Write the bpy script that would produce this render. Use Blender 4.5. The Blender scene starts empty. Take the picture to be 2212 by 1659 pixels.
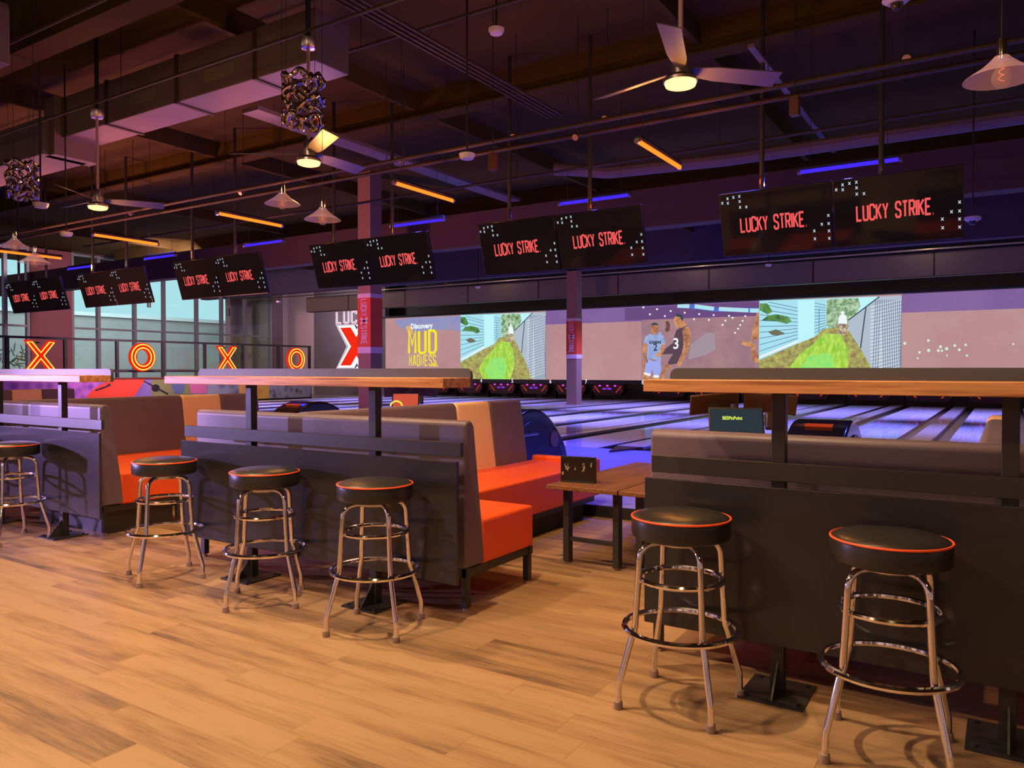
import bpy, bmesh, math, random
from mathutils import Vector, Matrix
random.seed(7)
R = math.radians
C = bpy.context.scene.collection
sc = bpy.context.scene

# ---------------- camera, world, exposure ----------------
W, H, F = 2212.0, 1659.0, 1665.0
HC = 1.37
YAW = R(32.6); PIT = math.atan(30.5 / F)
cam_d = bpy.data.cameras.new('camera'); cam = bpy.data.objects.new('camera', cam_d); C.objects.link(cam)
cam_d.sensor_width = 36.0; cam_d.lens = 36.0 * F / W; cam_d.clip_end = 300
cam.location = (0, 0, HC); cam.rotation_euler = (math.pi / 2 - PIT, 0, YAW)
sc.camera = cam
sc.view_settings.view_transform = 'Standard'; sc.view_settings.look = 'None'
sc.view_settings.gamma = 1; sc.view_settings.use_curve_mapping = False
sc.view_settings.exposure = 0.0
sc.cycles.max_bounces = 6; sc.cycles.diffuse_bounces = 3; sc.cycles.glossy_bounces = 4
sc.cycles.transmission_bounces = 6; sc.cycles.transparent_max_bounces = 8
sc.cycles.sample_clamp_indirect = 4.0; sc.cycles.caustics_reflective = False; sc.cycles.caustics_refractive = False
sc.cycles.use_denoising = True

def lin(c):
    c = c / 255.0
    return c / 12.92 if c <= 0.04045 else ((c + 0.055) / 1.055) ** 2.4
def S(r, g, b): return (lin(r), lin(g), lin(b), 1.0)

# world: pale daylight sky outside the left windows, dim warm hall everywhere else
w = bpy.data.worlds.new('hall_world'); sc.world = w; w.use_nodes = True
n = w.node_tree.nodes; l = w.node_tree.links; n.clear()
out = n.new('ShaderNodeOutputWorld'); bg = n.new('ShaderNodeBackground'); tc = n.new('ShaderNodeTexCoord')
sep = n.new('ShaderNodeSeparateXYZ'); l.new(tc.outputs['Generated'], sep.inputs[0])
lt = n.new('ShaderNodeMath'); lt.operation = 'LESS_THAN'; l.new(sep.outputs['X'], lt.inputs[0]); lt.inputs[1].default_value = -0.62
gy = n.new('ShaderNodeMath'); gy.operation = 'GREATER_THAN'; l.new(sep.outputs['Y'], gy.inputs[0]); gy.inputs[1].default_value = 0.02
both = n.new('ShaderNodeMath'); both.operation = 'MULTIPLY'; l.new(lt.outputs[0], both.inputs[0]); l.new(gy.outputs[0], both.inputs[1])
mx = n.new('ShaderNodeMixRGB'); l.new(both.outputs[0], mx.inputs[0])
mx.inputs[2].default_value = (0.56, 0.88, 0.95, 1)
# the rest of the hall behind and beside the camera: a warm lit band near eye level with darker gaps
lo = n.new('ShaderNodeMath'); lo.operation = 'LESS_THAN'; l.new(sep.outputs['Z'], lo.inputs[0]); lo.inputs[1].default_value = 0.42
nz = n.new('ShaderNodeTexNoise'); nz.inputs['Scale'].default_value = 11.0; nz.inputs['Detail'].default_value = 2; l.new(tc.outputs['Generated'], nz.inputs['Vector'])
cr = n.new('ShaderNodeValToRGB'); cr.color_ramp.elements[0].position = 0.47; cr.color_ramp.elements[1].position = 0.56
cr.color_ramp.elements[0].color = (0.07, 0.035, 0.03, 1); cr.color_ramp.elements[1].color = (0.62, 0.38, 0.33, 1); l.new(nz.outputs['Fac'], cr.inputs[0])
hm = n.new('ShaderNodeMixRGB'); l.new(lo.outputs[0], hm.inputs[0]); hm.inputs[1].default_value = (0.035, 0.018, 0.016, 1); # violet area added at the hall's left end to tint glossy reflections
vx = n.new('ShaderNodeMapRange'); l.new(sep.outputs['X'], vx.inputs['Value']); vx.inputs['From Min'].default_value = -0.66; vx.inputs['From Max'].default_value = -0.86; vx.inputs['To Min'].default_value = 0; vx.inputs['To Max'].default_value = 1
vm = n.new('ShaderNodeMixRGB'); l.new(vx.outputs[0], vm.inputs[0]); l.new(cr.outputs[0], vm.inputs[1]); vm.inputs[2].default_value = (0.36, 0.24, 0.42, 1); l.new(vm.outputs[0], hm.inputs[2]); l.new(hm.outputs[0], mx.inputs[1])
l.new(mx.outputs[0], bg.inputs[0]); bg.inputs[1].default_value = 1.0; l.new(bg.outputs[0], out.inputs[0])

def lamp(name, kind, loc, energy, col, size=0.1, rot=None, target=None, spot=None, blend=0.3, size_y=None):
    d = bpy.data.lights.new(name, kind); o = bpy.data.objects.new(name, d); C.objects.link(o)
    d.energy = energy; d.color = col[:3]
    if kind == 'AREA':
        d.size = size
        if size_y: d.shape = 'RECTANGLE'; d.size_y = size_y
    else: d.shadow_soft_size = size
    if spot: d.spot_size = R(spot); d.spot_blend = blend
    o.location = loc
    if target is not None:
        o.rotation_euler = (Vector(target) - Vector(loc)).to_track_quat('-Z', 'Y').to_euler()
    if rot: o.rotation_euler = rot
    return o
WARM = (1.0, 0.66, 0.34); BLUE = (0.10, 0.10, 1.0); PURP = (0.42, 0.30, 1.0); PINK = (1.0, 0.45, 0.42)
# ceiling spots over the walkway (out of frame, above): they throw the stool shadows
for x, y, tx, e in [(-2.25, 2.55, -1.9, 490), (-5.3, 2.95, -4.0, 440), (-8.9, 3.0, -7.4, 260)]:
    lamp('ceiling_spot', 'SPOT', (x, y, 4.5), e, WARM, 0.03, target=(tx, 2.6, 0), spot=116, blend=0.5)
lamp('ceiling_downlight', 'AREA', (-3.0, -0.6, 4.6), 60, (1.0, 0.66, 0.36), 0.3, target=(-2.6, 1.6, 0))
lamp('ceiling_downlight', 'AREA', (0.4, -0.6, 4.6), 34, (1.0, 0.68, 0.32), 0.3, target=(-0.6, 1.2, 0))
lamp('ceiling_downlight', 'AREA', (-4.2, 0.2, 4.6), 150, (1.0, 0.60, 0.38), 0.3, target=(-3.6, 0.6, 0))
# violet light from the left of the walkway, then added panel and ceiling fills
lamp('violet_spot', 'SPOT', (-13.0, 0.9, 1.95), 700, (0.78, 0.46, 1.0), 0.05, target=(-6.0, 3.3, 0.9), spot=34, blend=0.6)
lamp('violet_panel_fill', 'SPOT', (-12.0, -1.0, 1.9), 3800, (0.56, 0.36, 1.0), 0.05, target=(-6.55, 3.3, 0.68), spot=17, blend=0.7)  # unseen narrow fills added to tint the counter front panels violet
lamp('violet_panel_fill', 'SPOT', (-12.0, -1.4, 1.9), 1900, (0.50, 0.40, 1.0), 0.05, target=(-4.3, 3.3, 0.68), spot=15, blend=0.8)
lamp('red_ceiling_fill', 'SPOT', (-16.5, 7.4, 0.9), 1500, (1.0, 0.30, 0.20), 0.4, target=(-14.0, 11.5, 6.0), spot=125, blend=0.9)  # unseen fill added to redden the left ceiling
for x_, c_ in ((-11.3, (1.0, 0.26, 0.34)), (-8.6, (0.85, 0.34, 0.62))): lamp('pink_duct_fill', 'SPOT', (x_, 8.5, 3.5), 230, c_, 0.1, target=(x_ + .1, 6.7, 5.0), spot=80, blend=0.9)  # unseen fills added to turn the duct's underside pink
for x_ in (-24, -17, -9, -2): lamp('conduit_fill', 'POINT', (x_, 25.2, 5.3), 12, (1.0, 0.80, 0.5), 0.06)  # unseen point fills added to brighten the soffit conduit
lamp('mural_fill', 'AREA', (-24.5, 16, 5.2), 700, (1.0, 0.62, 0.66), 1.0, target=(-27.5, 18, 0.6))  # unseen pinkish fill added to brighten the mural
lamp('sign_wall_wash', 'AREA', (-29.5, 27.5, 5.4), 100, (1.0, 0.8, 0.86), 0.8, target=(-30.0, 30.4, 2.0))
lamp('outdoor_fill', 'AREA', (-42.5, 27, 9.5), 3600, (0.86, 0.96, 1.0), 12, target=(-52, 30, 2.0))  # area fill added outside to brighten the neighbouring building's face
# spots over the seating and the approach
for x in (-9.3, -5.6, -2.0):
    lamp('seating_spot', 'SPOT', (x + 0.8, 3.6, 4.6), 130, (1.0, 0.50, 0.25), 0.05, target=(x + 1.6, 4.6, 0.4), spot=75, blend=0.5)
for x in (-22, -17, -10.9, -8, -3.5, 1.0):
    lamp('blue_wash', 'SPOT', (x, 11.4, 5.2), 2300, (0.045, 0.07, 1.0), 0.3, target=(x, 10.0, 0), spot=78, blend=0.7)
    lamp('violet_wash', 'SPOT', (x, 18.0, 5.4), 3200, (0.22, 0.23, 1.0), 0.3, target=(x, 18.0, 0), spot=66, blend=0.7)
    lamp('violet_wash', 'SPOT', (x, 23.5, 4.6), 2400, (0.30, 0.27, 1.0), 0.3, target=(x, 24.5, 0), spot=90, blend=0.7)

# ---------------- pixel helper: where the sight line of a photo pixel meets a plane ----------------
Fw = Vector((-math.sin(YAW) * math.cos(PIT), math.cos(YAW) * math.cos(PIT), -math.sin(PIT)))
Rt = Vector((math.cos(YAW), math.sin(YAW), 0)); Up = Rt.cross(Fw)
def px(u, v, ax, val):
    d = Fw + Rt * ((u - W / 2) / F) - Up * ((v - H / 2) / F); o = Vector((0, 0, HC))
    i = 'xyz'.index(ax); return o + d * ((val - o[i]) / d[i])

# ---------------- materials ----------------
MATS = {}
def mat(name, col=(0.5, 0.5, 0.5, 1), rough=0.5, metal=0.0, emit=None, es=1.0, coat=0.0, noise=0.0, nscale=8.0, bump=0.0, spec=None, bscale=None):
    if name in MATS: return MATS[name]
    m = bpy.data.materials.new(name); m.use_nodes = True; t = m.node_tree; b = t.nodes['Principled BSDF']
    b.inputs['Base Color'].default_value = col; b.inputs['Roughness'].default_value = rough; b.inputs['Metallic'].default_value = metal
    if coat: b.inputs['Coat Weight'].default_value = coat; b.inputs['Coat Roughness'].default_value = 0.08
    if spec is not None: b.inputs['Specular IOR Level'].default_value = spec
    if emit: b.inputs['Emission Color'].default_value = emit; b.inputs['Emission Strength'].default_value = es
    if noise or bump:
        tc = t.nodes.new('ShaderNodeTexCoord'); nz = t.nodes.new('ShaderNodeTexNoise'); nz.inputs['Scale'].default_value = nscale; nz.inputs['Detail'].default_value = 5
        t.links.new(tc.outputs['Object'], nz.inputs['Vector'])
        if noise:
            mr = t.nodes.new('ShaderNodeMapRange'); mr.inputs['To Min'].default_value = 1 - noise; mr.inputs['To Max'].default_value = 1 + noise
            t.links.new(nz.outputs['Fac'], mr.inputs['Value'])
            mm = t.nodes.new('ShaderNodeVectorMath'); mm.operation = 'MULTIPLY'; mm.inputs[0].default_value = col[:3]
            t.links.new(mr.outputs[0], mm.inputs[1]); t.links.new(mm.outputs[0], b.inputs['Base Color'])
        if bump:
            n2 = t.nodes.new('ShaderNodeTexNoise'); n2.inputs['Scale'].default_value = bscale or nscale * 6; t.links.new(tc.outputs['Object'], n2.inputs['Vector'])
            bp = t.nodes.new('ShaderNodeBump'); bp.inputs['Strength'].default_value = bump; bp.inputs['Distance'].default_value = 0.01
            t.links.new(n2.outputs['Fac'], bp.inputs['Height']); t.links.new(bp.outputs[0], b.inputs['Normal'])
    MATS[name] = m; return m
def emat(name, col, es=1.0, noise=None, scale=10, stretch=None):
    """light-giving surface, optionally mottled between two colours"""
    if name in MATS: return MATS[name]
    m = bpy.data.materials.new(name); m.use_nodes = True; t = m.node_tree; t.nodes.clear()
    o = t.nodes.new('ShaderNodeOutputMaterial'); e = t.nodes.new('ShaderNodeEmission'); e.inputs[0].default_value = col; e.inputs[1].default_value = es
    if noise:
        tc = t.nodes.new('ShaderNodeTexCoord'); mp = t.nodes.new('ShaderNodeMapping'); nz = t.nodes.new('ShaderNodeTexNoise')
        nz.inputs['Scale'].default_value = scale; nz.inputs['Detail'].default_value = 6; nz.inputs['Roughness'].default_value = 0.7
        if stretch: mp.inputs['Scale'].default_value = stretch
        t.links.new(tc.outputs['Object'], mp.inputs[0]); t.links.new(mp.outputs[0], nz.inputs['Vector'])
        cr = t.nodes.new('ShaderNodeValToRGB'); cr.color_ramp.elements[0].position = 0.38; cr.color_ramp.elements[1].position = 0.62
        cr.color_ramp.elements[0].color = col; cr.color_ramp.elements[1].color = noise
        t.links.new(nz.outputs['Fac'], cr.inputs[0]); t.links.new(cr.outputs[0], e.inputs[0])
    t.links.new(e.outputs[0], o.inputs[0]); MATS[name] = m; return m

def plank_mat(name, pl, pw, cols, rough, blotch=0.35, spec=0.5, groove=0.25):
    m = bpy.data.materials.new(name); m.use_nodes = True; t = m.node_tree; N = t.nodes.new; L = t.links.new; b = t.nodes['Principled BSDF']
    tc = N('ShaderNodeTexCoord'); s = N('ShaderNodeSeparateXYZ'); L(tc.outputs['Object'], s.inputs[0])
    def M(op, a, bb=None, c=None):
        q = N('ShaderNodeMath'); q.operation = op
        for i, v in enumerate((a, bb, c)):
            if v is None: continue
            if isinstance(v, (int, float)): q.inputs[i].default_value = v
            else: L(v, q.inputs[i])
        return q.outputs[0]
    ry = M('DIVIDE', s.outputs['Y'], pw); row = M('FLOOR', ry)
    rnd = M('FRACT', M('MULTIPLY', M('SINE', M('MULTIPLY', row, 12.9898)), 43758.5))
    rx = M('ADD', M('DIVIDE', s.outputs['X'], pl), rnd); cl = M('FLOOR', rx)
    cmb = N('ShaderNodeCombineXYZ'); L(row, cmb.inputs[0]); L(cl, cmb.inputs[1])
    wn = N('ShaderNodeTexWhiteNoise'); L(cmb.outputs[0], wn.inputs['Vector'])
    add = N('ShaderNodeVectorMath'); add.operation = 'MULTIPLY_ADD'; L(wn.outputs['Color'], add.inputs[0]); add.inputs[1].default_value = (20, 20, 20); L(tc.outputs['Object'], add.inputs[2])
    mp = N('ShaderNodeMapping'); mp.inputs['Scale'].default_value = (2.6, 38, 1); L(add.outputs[0], mp.inputs[0])
    g = N('ShaderNodeTexNoise'); g.inputs['Scale'].default_value = 1.6; g.inputs['Detail'].default_value = 8; g.inputs['Roughness'].default_value = 0.65; g.inputs['Distortion'].default_value = 0.6; L(mp.outputs[0], g.inputs['Vector'])
    mp2 = N('ShaderNodeMapping'); mp2.inputs['Scale'].default_value = (0.9, 7.5, 1); L(add.outputs[0], mp2.inputs[0])
    g2 = N('ShaderNodeTexNoise'); g2.inputs['Scale'].default_value = 1.5; g2.inputs['Detail'].default_value = 5; L(mp2.outputs[0], g2.inputs['Vector'])
    f = M('ADD', M('MULTIPLY', g.outputs['Fac'], 0.42), M('ADD', M('MULTIPLY', g2.outputs['Fac'], blotch * 1.6), M('MULTIPLY', wn.outputs['Value'], 0.20)))
    cr = N('ShaderNodeValToRGB'); els = cr.color_ramp.elements
    els[0].position = 0.39; els[0].color = cols[0]; els[1].position = 0.72; els[1].color = cols[-1]
    for i, c in enumerate(cols[1:-1]):
        e = els.new(0.39 + 0.33 * (i + 1) / (len(cols) - 1)); e.color = c
    L(f, cr.inputs[0])
    ey = M('LESS_THAN', M('FRACT', ry), 0.018); ex = M('LESS_THAN', M('FRACT', rx), 0.0035); ed = M('MAXIMUM', ey, ex)
    mx = N('ShaderNodeMixRGB'); mx.blend_type = 'MULTIPLY'; L(M('MULTIPLY', ed, groove), mx.inputs[0]); L(cr.outputs[0], mx.inputs[1]); mx.inputs[2].default_value = (0.15, 0.1, 0.08, 1)
    L(mx.outputs[0], b.inputs['Base Color']); b.inputs['Roughness'].default_value = rough; b.inputs['Specular IOR Level'].default_value = spec
    bp = N('ShaderNodeBump'); bp.inputs['Strength'].default_value = 0.08; L(g.outputs['Fac'], bp.inputs['Height']); L(bp.outputs[0], b.inputs['Normal'])
    MATS[name] = m; return m
M_floor = plank_mat('vinyl_plank', 1.22, 0.18, [S(82, 66, 56), S(128, 102, 78), S(158, 126, 92), S(172, 140, 104)], 0.46, spec=0.35, blotch=0.40)
M_appr = plank_mat('approach_maple_blue_lit', 3.0, 0.03, [S(150, 150, 190), S(165, 165, 206), S(178, 178, 218)], 0.34, blotch=0.25, groove=0.08, spec=0.3)  # blue lamp light is partly put into the maple base colour
def lane_mat():
    m = mat('lane_wood', S(206, 184, 160), 0.10, coat=0.6); t = m.node_tree; N = t.nodes.new; L = t.links.new; b = t.nodes['Principled BSDF']
    tc = N('ShaderNodeTexCoord'); mp = N('ShaderNodeMapping'); mp.inputs['Scale'].default_value = (38, 0.6, 1); L(tc.outputs['Object'], mp.inputs[0])
    nz = N('ShaderNodeTexNoise'); nz.inputs['Scale'].default_value = 1; nz.inputs['Detail'].default_value = 3; L(mp.outputs[0], nz.inputs['Vector'])
    cr = N('ShaderNodeValToRGB'); cr.color_ramp.elements[0].color = S(188, 180, 200); cr.color_ramp.elements[1].color = S(226, 220, 236); cr.color_ramp.elements[0].position = .35; cr.color_ramp.elements[1].position = .65  # cool tint puts some of the blue light into the lane colour
    L(nz.outputs['Fac'], cr.inputs[0]); L(cr.outputs[0], b.inputs['Base Color']); return m
M_lane = lane_mat()
def semi_gloss(m, fac, rough):
    # lacquered floor with a fixed mirror share, so that grazing views keep the lamp colour falling on it
    t = m.node_tree; N = t.nodes.new; L = t.links.new; b = t.nodes['Principled BSDF']; o = t.nodes['Material Output']
    d = N('ShaderNodeBsdfDiffuse'); g = N('ShaderNodeBsdfGlossy'); x = N('ShaderNodeMixShader'); g.inputs['Roughness'].default_value = rough; x.inputs[0].default_value = fac
    L(b.inputs['Base Color'].links[0].from_socket, d.inputs[0]); L(d.outputs[0], x.inputs[1]); L(g.outputs[0], x.inputs[2]); L(x.outputs[0], o.inputs[0])
semi_gloss(M_lane, 0.42, 0.06); semi_gloss(M_appr, 0.12, 0.16)
def wood_mat(name, c0, c1, ax=0, rough=0.4, k=1.0):
    m = bpy.data.materials.new(name); m.use_nodes = True; t = m.node_tree; N = t.nodes.new; L = t.links.new; b = t.nodes['Principled BSDF']
    tc = N('ShaderNodeTexCoord'); mp = N('ShaderNodeMapping'); sc_ = [34 * k] * 3; sc_[ax] = 1.6 * k; mp.inputs['Scale'].default_value = sc_; L(tc.outputs['Object'], mp.inputs[0])
    nz = N('ShaderNodeTexNoise'); nz.inputs['Scale'].default_value = 1; nz.inputs['Detail'].default_value = 7; nz.inputs['Distortion'].default_value = 1.4; L(mp.outputs[0], nz.inputs['Vector'])
    cr = N('ShaderNodeValToRGB'); cr.color_ramp.elements[0].color = c0; cr.color_ramp.elements[1].color = c1; cr.color_ramp.elements[0].position = .32; cr.color_ramp.elements[1].position = .62
    L(nz.outputs['Fac'], cr.inputs[0]); L(cr.outputs[0], b.inputs['Base Color']); b.inputs['Roughness'].default_value = rough
    bp = N('ShaderNodeBump'); bp.inputs['Strength'].default_value = 0.12; L(nz.outputs['Fac'], bp.inputs['Height']); L(bp.outputs[0], b.inputs['Normal'])
    MATS[name] = m; return m
M_top = wood_mat('pine_counter', S(150, 92, 52), S(222, 160, 104))
M_table = wood_mat('walnut_tabletop', S(96, 62, 42), S(138, 92, 62), ax=1)
M_chrome = mat('chrome', (0.92, 0.88, 0.87, 1), 0.09, 1.0)
M_chromes = mat('brushed_nickel', (0.72, 0.62, 0.58, 1), 0.28, 1.0)
M_blackv = mat('black_vinyl', (0.022, 0.020, 0.020, 1), 0.32, noise=0.2, nscale=6, bump=0.05, bscale=220)
M_piping = mat('orange_piping', S(246, 96, 50), 0.4)
M_blackm = mat('black_steel', (0.030, 0.028, 0.030, 1), 0.42, noise=0.15, nscale=5)
M_board = mat('grey_laminate', (0.072, 0.078, 0.095, 1), 0.45, noise=0.1, nscale=4)
M_panel = mat('black_gloss_panel', (0.028, 0.027, 0.032, 1), 0.24, noise=0.2, nscale=3, spec=0.45)
M_grey = mat('grey_vinyl', S(110, 94, 108), 0.46, noise=0.08, nscale=3, bump=0.05, bscale=260)
M_tan = mat('tan_vinyl', S(250, 204, 164), 0.46, noise=0.05, nscale=3)
M_orange = mat('orange_vinyl', S(242, 92, 36), 0.42, noise=0.05, nscale=3, bump=0.03, bscale=200)
M_white = mat('white_plastic', S(214, 204, 208), 0.4)
M_dark = mat('matt_black', (0.012, 0.011, 0.012, 1), 0.6)
M_ceil = mat('black_ceiling', (0.082, 0.056, 0.018, 1), 0.95, noise=0.2, nscale=0.8, spec=0.05)
M_duct = mat('grey_duct', (0.17, 0.125, 0.12, 1), 0.5, noise=0.1, nscale=2)
M_pipe = mat('painted_pipe', (0.050, 0.032, 0.018, 1), 0.6)
M_soff = mat('charcoal_drywall', (0.20, 0.155, 0.115, 1), 0.8, noise=0.08, nscale=1.2)
M_navy = mat('navy_bulkhead', (0.060, 0.045, 0.085, 1), 0.8, noise=0.1, nscale=1)
M_maroon = mat('dark_bulkhead', (0.080, 0.045, 0.050, 1), 0.8, noise=0.1, nscale=1)
M_conc = mat('grey_plaster', S(120, 112, 118), 0.75, noise=0.15, nscale=1.5, bump=0.05)
M_lav = mat('column_paint', S(150, 116, 104), 0.6)
M_red = mat('banner_red', S(226, 74, 46), 0.55)
M_bwhite = mat('banner_white', S(228, 205, 225), 0.55)

# ---------------- geometry helpers ----------------
OFF = {}
class MB:
    def __init__(s): s.v = []; s.f = []
    def add(s, vs, fs):
        k = len(s.v); s.v += [tuple(x) for x in vs]; s.f += [[i + k for i in f] for f in fs]; return s
    def box(s, x0, x1, y0, y1, z0, z1):
        vs = [(x, y, z) for z in (z0, z1) for x, y in ((x0, y0), (x1, y0), (x1, y1), (x0, y1))]
        return s.add(vs, [(3, 2, 1, 0), (4, 5, 6, 7), (0, 1, 5, 4), (1, 2, 6, 5), (2, 3, 7, 6), (3, 0, 4, 7)])
    def prism(s, poly, ax, a, b):
        """poly in the two other axes (in xyz order), extruded along ax from a to b"""
        def P(p, q): r = [p[0], p[1]]; r.insert('xyz'.index(ax), q); return tuple(r)
        n_ = len(poly); vs = [P(p, a) for p in poly] + [P(p, b) for p in poly]
        return s.add(vs, [tuple(range(n_))[::-1], tuple(range(n_, 2 * n_))] + [(i, (i + 1) % n_, n_ + (i + 1) % n_, n_ + i) for i in range(n_)])
    def tube(s, pts, r, n_=10, closed=False, caps=True):
        pts = [Vector(p) for p in pts]; m = len(pts); vs = []; fs = []
        rs = r if isinstance(r, (list, tuple)) else [r] * m
        prev = None
        for i, p in enumerate(pts):
            a = pts[(i - 1) % m] if (closed or i > 0) else p; b = pts[(i + 1) % m] if (closed or i < m - 1) else p
            t = (b - a).normalized()
            if prev is None:
                q = t.orthogonal().normalized()
            else:
                q = (prev - t * prev.dot(t)).normalized()
            prev = q; w_ = t.cross(q)
            for j in range(n_):
                an = 2 * math.pi * j / n_; vs.append(p + (q * math.cos(an) + w_ * math.sin(an)) * rs[i])
        for i in range(m if closed else m - 1):
            for j in range(n_):
                a = i * n_ + j; b = i * n_ + (j + 1) % n_; c = ((i + 1) % m) * n_ + (j + 1) % n_; d = ((i + 1) % m) * n_ + j
                fs.append((a, b, c, d))
        if caps and not closed: fs.append(tuple(range(n_))[::-1]); fs.append(tuple(range((m - 1) * n_, m * n_)))
        return s.add(vs, fs)
    def ring(s, c, R_, r, n_=40, k=8, ax='z'):
        pts = []
        for i in range(n_):
            a = 2 * math.pi * i / n_; p = [R_ * math.cos(a), R_ * math.sin(a)]; p.insert('xyz'.index(ax), 0); pts.append(Vector(c) + Vector(p))
        return s.tube(pts, r, k, closed=True)
    def lathe(s, c, prof, n_=32):
        vs = []; fs = []; c = Vector(c); m = len(prof)
        for r, z in prof:
            for j in range(n_):
                a = 2 * math.pi * j / n_; vs.append(c + Vector((r * math.cos(a), r * math.sin(a), z)))
        for i in range(m - 1):
            for j in range(n_):
                fs.append((i * n_ + j, i * n_ + (j + 1) % n_, (i + 1) * n_ + (j + 1) % n_, (i + 1) * n_ + j))
        if prof[0][0] > 1e-4: fs.append(tuple(range(n_))[::-1])
        if prof[-1][0] > 1e-4: fs.append(tuple(range((m - 1) * n_, m * n_)))
        return s.add(vs, fs)
    def poly(s, pts): return s.add(pts, [tuple(range(len(pts)))])
    def xf(s, M_): s.v = [tuple(M_ @ Vector(v)) for v in s.v]; return s
    def build(s, name, m, parent=None, bevel=0.0, seg=2, smooth=True):
        off = OFF.get(parent.name, Vector((0, 0, 0))) if parent else Vector((0, 0, 0))
        me = bpy.data.meshes.new(name); me.from_pydata([tuple(Vector(v) - off) for v in s.v], [], s.f); me.update()
        bm = bmesh.new(); bm.from_mesh(me); bmesh.ops.remove_doubles(bm, verts=bm.verts, dist=1e-6); bmesh.ops.recalc_face_normals(bm, faces=bm.faces)
        bm.to_mesh(me); bm.free()
        o = bpy.data.objects.new(name, me); C.objects.link(o)
        if isinstance(m, (list, tuple)):
            for q in m: me.materials.append(q)
        else: me.materials.append(m)
        if smooth:
            me.polygons.foreach_set('use_smooth', [True] * len(me.polygons)); me.set_sharp_from_angle(angle=R(35))
        if parent: o.parent = parent
        OFF[o.name] = off
        if bevel:
            b = o.modifiers.new('bevel', 'BEVEL'); b.width = bevel; b.segments = seg; b.limit_method = 'ANGLE'; b.angle_limit = R(40)
        return o
def tag(o, label=None, cat=None, group=None, kind=None):
    if label: o['label'] = label
    if cat: o['category'] = cat
    if group: o['group'] = group
    if kind: o['kind'] = kind
    return o
def thing(name, label, cat, loc=(0, 0, 0), group=None):
    o = bpy.data.objects.new(name, None); C.objects.link(o); o.location = loc; o.empty_display_size = 0.1
    OFF[o.name] = Vector(loc); return tag(o, label, cat, group)
def struct(name, mb, m, **k): return tag(mb.build(name, m, **k), kind='structure')
def copy_tree(o, parent=None):
    c = o.copy(); C.objects.link(c)
    if parent: c.parent = parent
    for ch in list(o.children): copy_tree(ch, c)
    return c

# stroke lettering (condensed capitals), each glyph as polylines in a 1 x 2 cell
GL = {
 'L': [[(0, 2), (0, 0), (1, 0)]], 'U': [[(0, 2), (0, .2), (.2, 0), (.8, 0), (1, .2), (1, 2)]],
 'C': [[(1, 1.5), (1, 1.8), (.8, 2), (.2, 2), (0, 1.8), (0, .2), (.2, 0), (.8, 0), (1, .2), (1, .5)]],
 'K': [[(0, 0), (0, 2)], [(1, 2), (.1, .95)], [(.3, 1.2), (1, 0)]], 'Y': [[(0, 2), (.5, .95), (1, 2)], [(.5, .95), (.5, 0)]],
 'S': [[(1, 1.5), (1, 1.8), (.8, 2), (.2, 2), (0, 1.8), (0, 1.3), (.2, 1.1), (.8, .9), (1, .7), (1, .2), (.8, 0), (.2, 0), (0, .2), (0, .5)]],
 'T': [[(0, 2), (1, 2)], [(.5, 2), (.5, 0)]], 'R': [[(0, 0), (0, 2), (.8, 2), (1, 1.8), (1, 1.15), (.8, .95), (0, .95)], [(.5, .95), (1, 0)]],
 'I': [[(.5, 0), (.5, 2)]], 'E': [[(1, 2), (0, 2), (0, 0), (1, 0)], [(0, 1), (.8, 1)]], 'M': [[(0, 0), (0, 2), (.5, .8), (1, 2), (1, 0)]],
 'D': [[(0, 0), (0, 2), (.7, 2), (1, 1.75), (1, .25), (.7, 0), (0, 0)]], 'A': [[(0, 0), (.4, 2), (.6, 2), (1, 0)], [(.15, .6), (.85, .6)]],
 'N': [[(0, 0), (0, 2), (1, 0), (1, 2)]], 'X': [[(0, 0), (1, 2)], [(0, 2), (1, 0)]], 'O': [[(.2, 0), (.8, 0), (1, .2), (1, 1.8), (.8, 2), (.2, 2), (0, 1.8), (0, .2), (.2, 0)]],
 '.': [[(0, 0), (.12, 0)]], ' ': []}
def stroke_poly(pl, w_):
    """flat ribbon along a 2d polyline with mitred joints; returns quads"""
    n_ = len(pl); P = [Vector(p) for p in pl]; Ls = []; Rs = []
    for i in range(n_):
        d0 = (P[i] - P[i - 1]).normalized() if i > 0 else None; d1 = (P[i + 1] - P[i]).normalized() if i < n_ - 1 else None
        if d0 is None: d0 = d1
        if d1 is None: d1 = d0
        nn = Vector((-d0.y - d1.y, d0.x + d1.x)); nn = nn.normalized() if nn.length > 1e-6 else Vector((-d0.y, d0.x))
        k = max(0.45, nn.dot(Vector((-d0.y, d0.x)))); Ls.append(P[i] + nn * (w_ / 2 / k)); Rs.append(P[i] - nn * (w_ / 2 / k))
    return [[Ls[i], Ls[i + 1], Rs[i + 1], Rs[i]] for i in range(n_ - 1)]
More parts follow.
